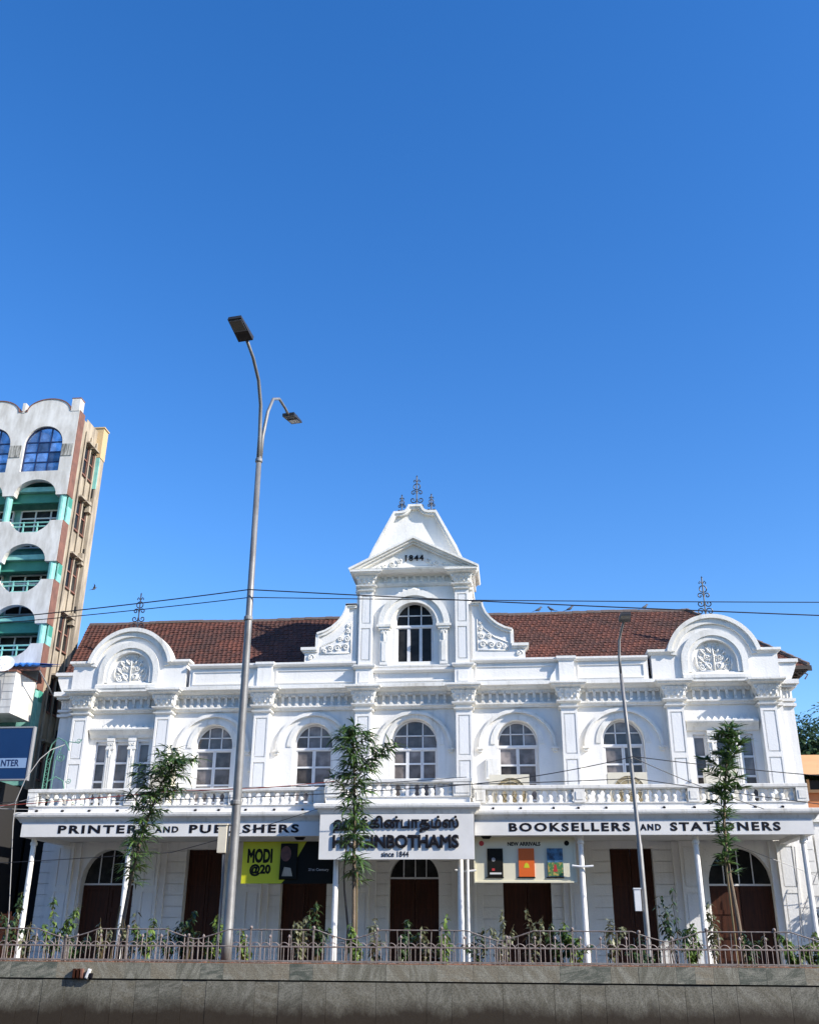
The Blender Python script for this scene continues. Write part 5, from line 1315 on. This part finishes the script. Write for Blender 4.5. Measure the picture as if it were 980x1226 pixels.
footm = MB().box(-0.022, 0.022, -0.05, -0.012, 0, 0.05).mesh('foot', 'fence')
x = FX0; i = 0
while x < FX1:
    tz = top_z(x); z0 = 1.15
    if i % 6 == 0:
        inst('post', postm, fc, (x, 0, z0), scale=(1, 1, tz - z0 + 0.01)); inst('ball_finial', ballm, fc, (x, 0, tz + 0.04))
    elif random.random() > 0.05: inst('bar', barm, fc, (x + random.uniform(-.012, .012), random.uniform(-.01, .01), 1.16), (random.uniform(-.03, .03), random.uniform(-.05, .05), 0), (1, 1, tz - 1.16))
    x += 0.213; i += 1
for d in DIPS:
    for q in (-0.06, 0.05): inst('post', postm, fc, (d + q, 0.01, 1.15), scale=(0.9, 0.9, top_z(d) - 1.15 + 0.03))
fb = thing('palisade', 'low pinkish iron palisade with looped tops standing behind the rusty fence', 'fence', (0, 21.75, 0))
MB().tube([(FX0, 0, 1.50), (FX1, 0, 1.50)], 0.011, 5).build('rail', 'fence2', fb); MB().tube([(FX0, 0, 1.24), (FX1, 0, 1.24)], 0.013, 5).build('rail', 'fence2', fb)
pb = MB().tube([(0, 0, 1.17), (0, 0, 1.51)], 0.007, 5).mesh('bar', 'fence2')
lp = MB().tube([(0.10 * math.cos(i * PI / 10), 0, 1.50 + 0.085 * math.sin(i * PI / 10)) for i in range(11)], 0.008, 5).mesh('loop', 'fence2')
sp_ = MB(); sp_.tube([(0, 0, 1.5), (0, 0, 1.68)], 0.010, 5); sp_.lathe([(0.004, 1.66), (0.028, 1.68), (0.03, 1.70), (0.004, 1.735)], 7); sp_me = sp_.mesh('knob', 'fence2')
x = FX0; i = 0
while x < FX1:
    if any(abs(x - d) < 1.05 and abs(x - d) > 0.0 for d in DIPS) or True:
        if random.random() > 0.06: inst('bar', pb, fb, (x + random.uniform(-.008, .008), 0, 0))
        if i % 2 == 0: inst('loop', lp, fb, (x + 0.10, 0, 0))
        if i % 9 in (2, 7): inst('knob', sp_me, fb, (x + .1, 0, 0))
    x += 0.0995; i += 1

# ------------------------------------------------------------------ street lamps
la = thing('street_lamp', 'tall galvanised double-arm street lamp on the planter in front of the shop', 'street lamp', (-5.93, 21.75, 1.1))
pz = [0, 0.6, 0.62, 3.0, 7.0, 11.6]; 
MB().tube([(0, 0, 0), (0, 0, 0.6), (0.0, 0, 0.62), (-0.01, 0, 3.2), (-0.04, 0, 7.0), (-0.08, 0, 11.6)], [0.112, 0.112, 0.105, 0.097, 0.081, 0.066], 14).build('pole', 'galv', la, smooth=True)
for z, r_ in ((3.25, 0.112), (7.4, 0.095), (11.5, 0.082)): MB().lathe([(r_, -0.05), (r_ + .01, -0.03), (r_ + .01, 0.03), (r_, 0.05)], 14, (-0.01 - z * 0.006, 0, z)).build('collar', 'galv', la)
MB().tube([(-0.09, -0.02, 11.5), (-0.09, -0.05, 12.2), (-0.07, -0.25, 12.95), (-0.07, -0.62, 13.45), (-0.10, -1.15, 13.78), (-0.15, -1.72, 13.98)], [0.052, 0.05, 0.047, 0.044, 0.042, 0.04], 10).build('front_arm', 'galv', la, smooth=True)
MB().tube([(-0.05, 0.02, 11.5), (-0.04, 0.05, 12.2), (0.0, 0.22, 13.0), (0.04, 0.52, 13.55), (0.09, 0.95, 13.80), (0.15, 1.45, 13.78), (0.18, 1.75, 13.72)], [0.048, 0.046, 0.043, 0.04, 0.038, 0.036, 0.036], 10).build('rear_arm', 'galv', la, smooth=True)
def lamp_head(parent, loc, rot, L_, W_, T_, lensm):
    h = MB(); h.add([(-W_ / 2, 0, -T_ / 2), (W_ / 2, 0, -T_ / 2), (W_ / 2 * 0.92, L_, -T_ / 2), (-W_ / 2 * 0.92, L_, -T_ / 2), (-W_ / 2, 0, T_ / 2), (W_ / 2, 0, T_ / 2), (W_ / 2 * 0.85, L_, T_ * 0.2), (-W_ / 2 * 0.85, L_, T_ * 0.2)],
                      [(0, 1, 5, 4), (1, 2, 6, 5), (2, 3, 7, 6), (3, 0, 4, 7), (4, 5, 6, 7), (3, 2, 1, 0)])
    for k in range(5): h.box(-W_ / 2 * 0.8 + k * W_ * 0.19, -W_ / 2 * 0.8 + k * W_ * 0.19 + 0.015, L_ * 0.1, L_ * 0.55, T_ * 0.5, T_ * 0.75)
    ho = h.build('lamp_head', 'lampdark', parent, loc); ho.rotation_euler = rot
    l = MB(); l.box(-W_ * 0.37, W_ * 0.37, L_ * 0.48, L_ * 0.90, -T_ / 2 - 0.012, -T_ / 2 - 0.001); l.build('lens', lensm, ho)
    r = MB()
    for a, b, c_, d_ in ((-W_ * .41, W_ * .41, L_ * .45, L_ * .48), (-W_ * .41, W_ * .41, L_ * .90, L_ * .93), (-W_ * .41, -W_ * .37, L_ * .48, L_ * .90), (W_ * .37, W_ * .41, L_ * .48, L_ * .90)): r.box(a, b, c_, d_, -T_ / 2 - 0.016, -T_ / 2 - 0.001)
    r.build('lens_rim', 'grey', ho)
    return ho
lamp_head(la, (-0.16, -1.66, 13.98), (rad(14), 0, rad(180 - 9)), 0.74, 0.38, 0.12, 'lens')
lamp_head(la, (0.18, 1.68, 13.73), (rad(9), 0, rad(-9)), 0.66, 0.34, 0.09, 'lens2')
b_ = MB(); b_.box(-0.34, -0.16, -0.10, 0.10, 2.22, 2.78); b_.box(-0.36, -0.14, -0.12, 0.12, 2.78, 2.81); b_.build('junction_box', 'acbody', la)
b_ = MB(); b_.tube([(-0.22, 0, 2.22), (-0.19, 0, 1.6), (-0.20, -0.02, 0.0)], 0.03, 7); b_.build('conduit', 'galv', la)

l2 = thing('street_lamp', 'thin single-arm street lamp on the pavement in front of the right windows', 'street lamp', (4.10, 34.95, 0.12))
MB().tube([(0, 0, 0), (0, 0, 1.2), (0.0, 0, 1.24), (-0.02, 0, 4.5), (-0.02, 0, 4.54), (-0.10, 0, 8.0), (-0.18, 0, 10.2)], [0.11, 0.105, 0.095, 0.09, 0.075, 0.07, 0.06], 10).build('pole', 'galv', l2, smooth=True)
MB().tube([(-0.18, 0, 10.15), (-0.19, 0, 10.8), (-0.15, -0.05, 11.4), (-0.05, -0.25, 11.8), (0.03, -0.6, 12.02)], [0.05, 0.048, 0.045, 0.042, 0.04], 8).build('arm', 'galv', l2, smooth=True)
lamp_head(l2, (0.03, -0.5, 12.0), (rad(10), 0, rad(180)), 0.58, 0.40, 0.14, 'lens')
b_ = MB(); b_.box(-0.32, -0.12, -0.12, 0.12, 2.45, 3.1); b_.box(-0.34, -0.10, -0.14, 0.14, 3.1, 3.14); b_.build('junction_box', 'pvc', l2)

# ------------------------------------------------------------------ overhead cables
def cable(pts, r_, m, label, sag=0.1, seg=10):
    mb = MB(); path = []
    for a, b in zip(pts, pts[1:]):
        a = Vector(a); b = Vector(b)
        for i in range(seg):
            t = i / seg; p = a.lerp(b, t); p.z -= sag * 4 * t * (1 - t); path.append(p)
    path.append(Vector(pts[-1])); mb.tube(path, r_, 5)
    return tag(mb.build('overhead_cable', m, None), label, 'cable', 'overhead cables')
cable([(-14.5, 21.6, 8.45), (-5.98, 21.6, 9.16), (14, 21.6, 7.75)], 0.014, 'cable', 'upper black cable tied to the tall lamp pole and sloping down to the right', 0.06)
cable([(-14.5, 21.7, 8.38), (-5.98, 21.7, 9.0), (14, 21.7, 8.35)], 0.011, 'cable', 'lower black cable tied to the tall lamp pole, running nearly level to the right', 0.05)
cable([(-14, 34.8, 6.1), (-1.5, 34.8, 6.55), (4.1, 34.8, 7.43), (14, 34.8, 6.45)], 0.015, 'cable', 'black cable tied high on the thin lamp pole across the upper windows', 0.1)
cable([(-6.3, 34.9, 6.55), (4.1, 34.9, 6.72), (14, 34.9, 5.35)], 0.015, 'cable', 'black cable tied lower on the thin lamp pole along the balustrade', 0.06)
cable([(4.1, 34.85, 7.4), (8.6, 36.6, 5.9)], 0.014, 'cable', 'thin stay cable slanting from the thin lamp pole to the balcony', 0.08)
cable([(-24, 36, 5.85), (-12, 36.0, 6.60), (-6.3, 35.9, 6.86)], 0.014, 'redcable', 'red cable stretched along the left balustrade', 0.08)
cable([(-24, 36.2, 6.05), (-9.4, 36.1, 6.70), (-1.6, 36.0, 6.98)], 0.012, 'cable', 'thin black cable along the left balustrade', 0.06)
cable([(-24, 36.4, 4.9), (-17.6, 37.0, 6.6)], 0.012, 'whitecable', 'pale cable rising to the left end of the balustrade', 0.05)
cable([(-24, 36.3, 6.35), (-17.8, 37.2, 6.1)], 0.014, 'whitecable', 'pale cable falling to the left end of the cornice', 0.05)
cable([(-24, 35.9, 3.9), (-12.2, 36.4, 4.5), (-7.0, 36.6, 6.0)], 0.012, 'cable', 'thin black cable crossing below the PRINTERS sign', 0.05)

# ------------------------------------------------------------------ young mast trees in the planter
def mast_tree(label, base, path, crown, n, ll=0.30, lw=0.05, stake=None, extra=None, droop=1.0, pair=None):
    t = thing('mast_tree', label, 'tree', base, 'young mast trees in the planter')
    P_ = [Vector(p) for p in path]; k = len(P_)
    def at(u):
        f = u * (k - 1); i = min(int(f), k - 2); return P_[i].lerp(P_[i + 1], f - i)
    tr = MB(); tr.tube([at(i / 16) for i in range(17)], [0.045 * (1 - 0.82 * i / 16) + 0.006 for i in range(17)], 7)
    if pair: tr.tube([Vector(pair) + (at(i / 8) - P_[0]) * 0.55 + Vector((0.05 * math.sin(i), 0, 0)) for i in range(9)], [0.035 - 0.003 * i for i in range(9)], 6)
    tw = MB(); lv = MB()
    branches = []
    nb_ = 46
    for b in range(nb_):
        u = crown[0][0] + (crown[-1][0] - crown[0][0]) * (b + random.random()) / nb_
        r_ = 0
        for (u0, r0), (u1, r1) in zip(crown, crown[1:]):
            if u0 <= u <= u1: r_ = r0 + (r1 - r0) * (u - u0) / (u1 - u0)
        a = b * 2.399 + random.uniform(-0.5, 0.5); p = at(u); rr = r_ * random.uniform(0.45, 1.0)
        e = p + Vector((math.cos(a) * rr, math.sin(a) * rr, rr * random.uniform(0.25, 0.85)))
        mid = p.lerp(e, 0.5) + Vector((0, 0, 0.07)); branches.append((p, mid, e))
    if extra: branches += [tuple(Vector(q) for q in ex) for ex in extra]
    for p, mid, e in branches: tw.tube([p, mid, e], [0.012, 0.008, 0.004], 4)
    lens = [(e - p).length + 0.12 for p, mid, e in branches]; tot = sum(lens)
    for (p, mid, e), L_ in zip(branches, lens):
        for q in range(max(4, int(n * L_ / tot))):
            s = random.uniform(0.15, 1.0)
            pt_ = p.lerp(mid, s * 2) if s < 0.5 else mid.lerp(e, s * 2 - 1)
            a = random.uniform(0, 2 * PI); dr = (e - p).normalized() * 0.5 + Vector((math.cos(a), math.sin(a), random.uniform(-0.1, 0.75)))
            leaf(lv, pt_, dr, ll * random.uniform(0.65, 1.25), lw * random.uniform(0.75, 1.2), droop * random.uniform(0.5, 1.4))
    tr.build('trunk', 'bark', t, smooth=True); tw.build('twigs', 'twig', t); lv.build('crown', 'leaf', t, recalc=False)
    if stake: MB().tube(stake, 0.022, 6).build('stake', 'twig', t)
    return t
mast_tree('leaning young mast tree with a feathery crown, in front of the left arched door', (-8.66, 22.9, 1.1),
          [(0, 0, 0), (0.05, 0, 0.9), (0.12, 0, 1.8), (0.25, 0, 2.6), (0.42, 0, 3.3), (0.62, 0, 3.9), (0.85, 0, 4.35)],
          [(0.30, 0.16), (0.42, 0.34), (0.62, 0.42), (0.80, 0.72), (0.93, 0.78), (1.0, 0.45)], 1800, 0.36, 0.037, [(-0.12, -0.1, 0), (-0.02, -0.1, 1.2)], droop=0.8,
          extra=[((0.45, 0, 3.4), (0.75, 0.1, 3.65), (1.05, 0.1, 3.75)), ((0.62, 0, 3.9), (0.95, -0.1, 4.05), (1.25, -0.1, 3.95)), ((0.4, 0, 3.2), (0.0, 0.1, 3.5), (-0.2, 0.1, 3.65))])
mast_tree('upright young mast tree with drooping leaves, in front of the big name board', (-3.50, 22.9, 1.1),
          [(0.02, 0, 0), (0.0, 0, 1.0), (-0.02, 0, 1.9), (-0.04, 0, 2.8), (-0.06, 0, 3.7), (-0.10, 0, 4.5), (-0.13, 0, 5.0)],
          [(0.28, 0.16), (0.40, 0.30), (0.55, 0.32), (0.72, 0.52), (0.88, 0.50), (0.97, 0.28), (1.0, 0.18)], 1500, 0.39, 0.045, [(0.10, -0.1, 0), (0.06, -0.1, 1.9)], pair=(-0.16, 0.05, 0),
          extra=[((-0.06, 0, 3.9), (0.35, 0.1, 4.35), (0.72, 0.1, 4.62)), ((-0.06, 0, 4.0), (0.45, 0.0, 4.5), (0.90, 0.0, 4.72)), ((-0.05, 0, 3.3), (-0.35, 0, 3.75), (-0.62, 0, 4.0))], droop=0.95)
mast_tree('slim young mast tree with dense upswept leaves, in front of the word STATIONERS', (4.60, 22.9, 1.1),
          [(0.0, 0, 0), (-0.04, 0, 1.0), (-0.12, 0, 2.0), (-0.10, 0, 2.9), (0.0, 0, 3.6), (0.12, 0, 4.3), (0.26, 0, 4.9)],
          [(0.30, 0.16), (0.44, 0.20), (0.56, 0.24), (0.62, 0.42), (0.78, 0.52), (0.92, 0.46), (1.0, 0.25)], 1500, 0.27, 0.044, [(-0.16, -0.1, 0), (-0.18, -0.1, 2.2)], droop=0.35)

# creepers and small shrubs behind the fence
def shrub(px, top_py, spread, m, label, n=70, y=22.3, stems=3, ls=0.10):
    X = -11.0 + 0.01724 * px; h = (1150 - top_py) * 0.0172 + 0.08
    t = thing('creeper', label, 'plant', (X, y, 1.1), 'small plants behind the fence')
    st = MB(); lv = MB()
    for s in range(stems):
        a = random.uniform(0, 2 * PI); hh = h * (1.0 if s == 0 else random.uniform(0.5, 0.9))
        ex = spread * math.cos(a) * (0.5 if s == 0 else 1.0); ey = 0.2 * math.sin(a)
        pts = [Vector((ex * (u ** 1.5) + 0.05 * math.sin(5 * u + s), ey * u, hh * u * (1 - 0.08 * u))) for u in [i / 7 for i in range(8)]]
        st.tube(pts, [0.012 - 0.0012 * i for i in range(8)], 4)
        for q in range(n // stems):
            u = random.uniform(0.22, 1.0) ** 0.8; f = u * 7; i = min(int(f), 6); p = pts[i].lerp(pts[i + 1], f - i)
            v = rnd_dir(); leaf(lv, p, Vector((v.x, v.y, v.z * 0.6 + 0.2)), ls * random.uniform(0.8, 1.6), ls * 0.55, 0.7, 1)
    st.build('stem', 'twig', t); lv.build('foliage', m, t, recalc=False)
S_ = [(8, 1062, 0.3, 'leafd', 'yellow-green creeper at the far left end of the fence', 90),
      (30, 1100, 0.15, 'leafdry', 'pale wispy plant beside the leftmost verandah column', 40),
      (62, 1068, 0.5, 'leafy', 'arching bright creeper left of the left arched door', 100),
      (90, 1105, 0.35, 'leafd', 'dark low bush in front of the left arched door', 90),
      (128, 1095, 0.12, 'leafdry', 'dry stalk left of the leaning mast tree', 26),
      (163, 1085, 0.25, 'leafdry', 'thin wiry plant right of the leaning mast tree', 34),
      (188, 1094, 0.45, 'leafy', 'bending bright creeper between the leaning tree and the tall lamp', 80),
      (214, 1104, 0.2, 'leafd', 'dark small plant left of the second door', 40),
      (236, 1085, 0.35, 'leafd', 'shaded bush in front of the second door', 90),
      (270, 1090, 0.22, 'leafy', 'bright creeper climbing the tall lamp pole', 130),
      (309, 1108, 0.1, 'leafy', 'slim creeper just right of the tall lamp', 44),
      (378, 1090, 0.35, 'leafdry', 'yellowish bush left of the name-board tree', 110),
      (398, 1072, 0.2, 'leafd', 'tall dark shrub close to the left of the name-board tree', 90),
      (448, 1100, 0.45, 'leafy', 'sprawling creeper right of the name-board tree', 90),
      (468, 1092, 0.14, 'leafdry', 'thin climber at the left jamb of the entrance door', 44),
      (500, 1095, 0.4, 'leafd', 'leafy bush in front of the entrance door', 150),
      (532, 1103, 0.25, 'leafdry', 'pale bush at the right jamb of the entrance door', 60),
      (552, 1088, 0.14, 'leafy', 'bright climber on the column right of the name board', 90),
      (592, 1105, 0.3, 'leafd', 'wiry plant left of the door under the cream banner', 50),
      (618, 1082, 0.25, 'leafdry', 'pale climber in front of the door under the cream banner', 70),
      (656, 1080, 0.2, 'leafdry', 'tall thin climber right of the door under the cream banner', 54),
      (684, 1098, 0.22, 'leafd', 'bushy plant left of the column beside the cream banner', 80),
      (704, 1096, 0.35, 'leafy', 'bright leafy clump on the column beside the cream banner', 110),
      (748, 1094, 0.2, 'leafdry', 'pale climber in front of the door by the thin lamp', 60),
      (785, 1112, 0.35, 'leafd', 'low dark plant at the foot of the thin lamp', 70),
      (820, 1055, 0.25, 'leafd', 'tall wispy plant left of the rightmost verandah columns', 60),
      (841, 1098, 0.16, 'leafy', 'dense bright creeper on the column by the right arched door', 130),
      (866, 1072, 0.15, 'leafdry', 'yellowish climber left of the STATIONERS tree', 56),
      (905, 1105, 0.3, 'leafd', 'dim plant right of the STATIONERS tree', 50),
      (955, 1110, 0.55, 'leafy', 'broad bright bush at the right end of the fence', 170),
      (976, 1105, 0.3, 'leafy', 'leafy shrub at the very right edge of the fence', 90)]
for px, ty, sp, m, lb, n in S_: shrub(px, ty, sp, m, lb, int(n * 2.6), stems=5, ls=0.12)

# ------------------------------------------------------------------ birds
def bird(loc, rz, lb, fly=False):
    t = thing('bird', lb, 'bird', loc, None if fly else 'birds on the ridge'); t.rotation_euler = (0, 0, rz)
    b = MB(); b.tube([(-0.16, 0, 0.05), (-0.05, 0, 0.10), (0.06, 0, 0.15), (0.12, 0, 0.22), (0.15, 0, 0.27), (0.19, 0, 0.26), (0.22, 0, 0.25)], [0.015, 0.05, 0.065, 0.045, 0.038, 0.025, 0.005], 8); b.build('body', 'bird', t, smooth=True)
    b = MB(); b.add([(-0.10, -0.03, 0.07), (-0.10, 0.03, 0.07), (-0.30, 0.04, 0.0), (-0.30, -0.04, 0.0), (-0.2, 0, 0.06)], [(0, 1, 4), (1, 2, 4), (2, 3, 4), (3, 0, 4), (0, 3, 2, 1)]); b.build('tail', 'bird', t)
    b = MB()
    if fly:
        for s in (-1, 1): b.add([(0.08, s * 0.04, 0.16), (-0.06, s * 0.04, 0.14), (-0.02, s * 0.28, 0.32), (0.08, s * 0.26, 0.33), (-0.10, s * 0.5, 0.40)], [(0, 1, 2, 3), (3, 2, 4)])
        b.build('wing', 'bird', t)
    else:
        for s in (-1, 1): b.tube([(0.03, s * 0.025, 0.0), (0.02, s * 0.025, 0.1)], 0.008, 4)
        b.build('legs', 'bird', t)
for x, rz, lb in ((1.5, 0.3, 'leftmost of three small birds together on the roof ridge'), (2.14, 2.8, 'middle of three small birds together on the roof ridge'), (2.97, 0.1, 'rightmost of three small birds together on the roof ridge'), (6.5, 0.4, 'single small bird on the ridge near the right end of the roof')):
    bird((x, 46.0, 16.16), rz, lb)
bird((-18.07, 40, 15.75), 0.5, 'small bird flying beside the apartment block', True)
bpy.data.objects['bird.004'].scale = (0.6, 0.6, 0.6)
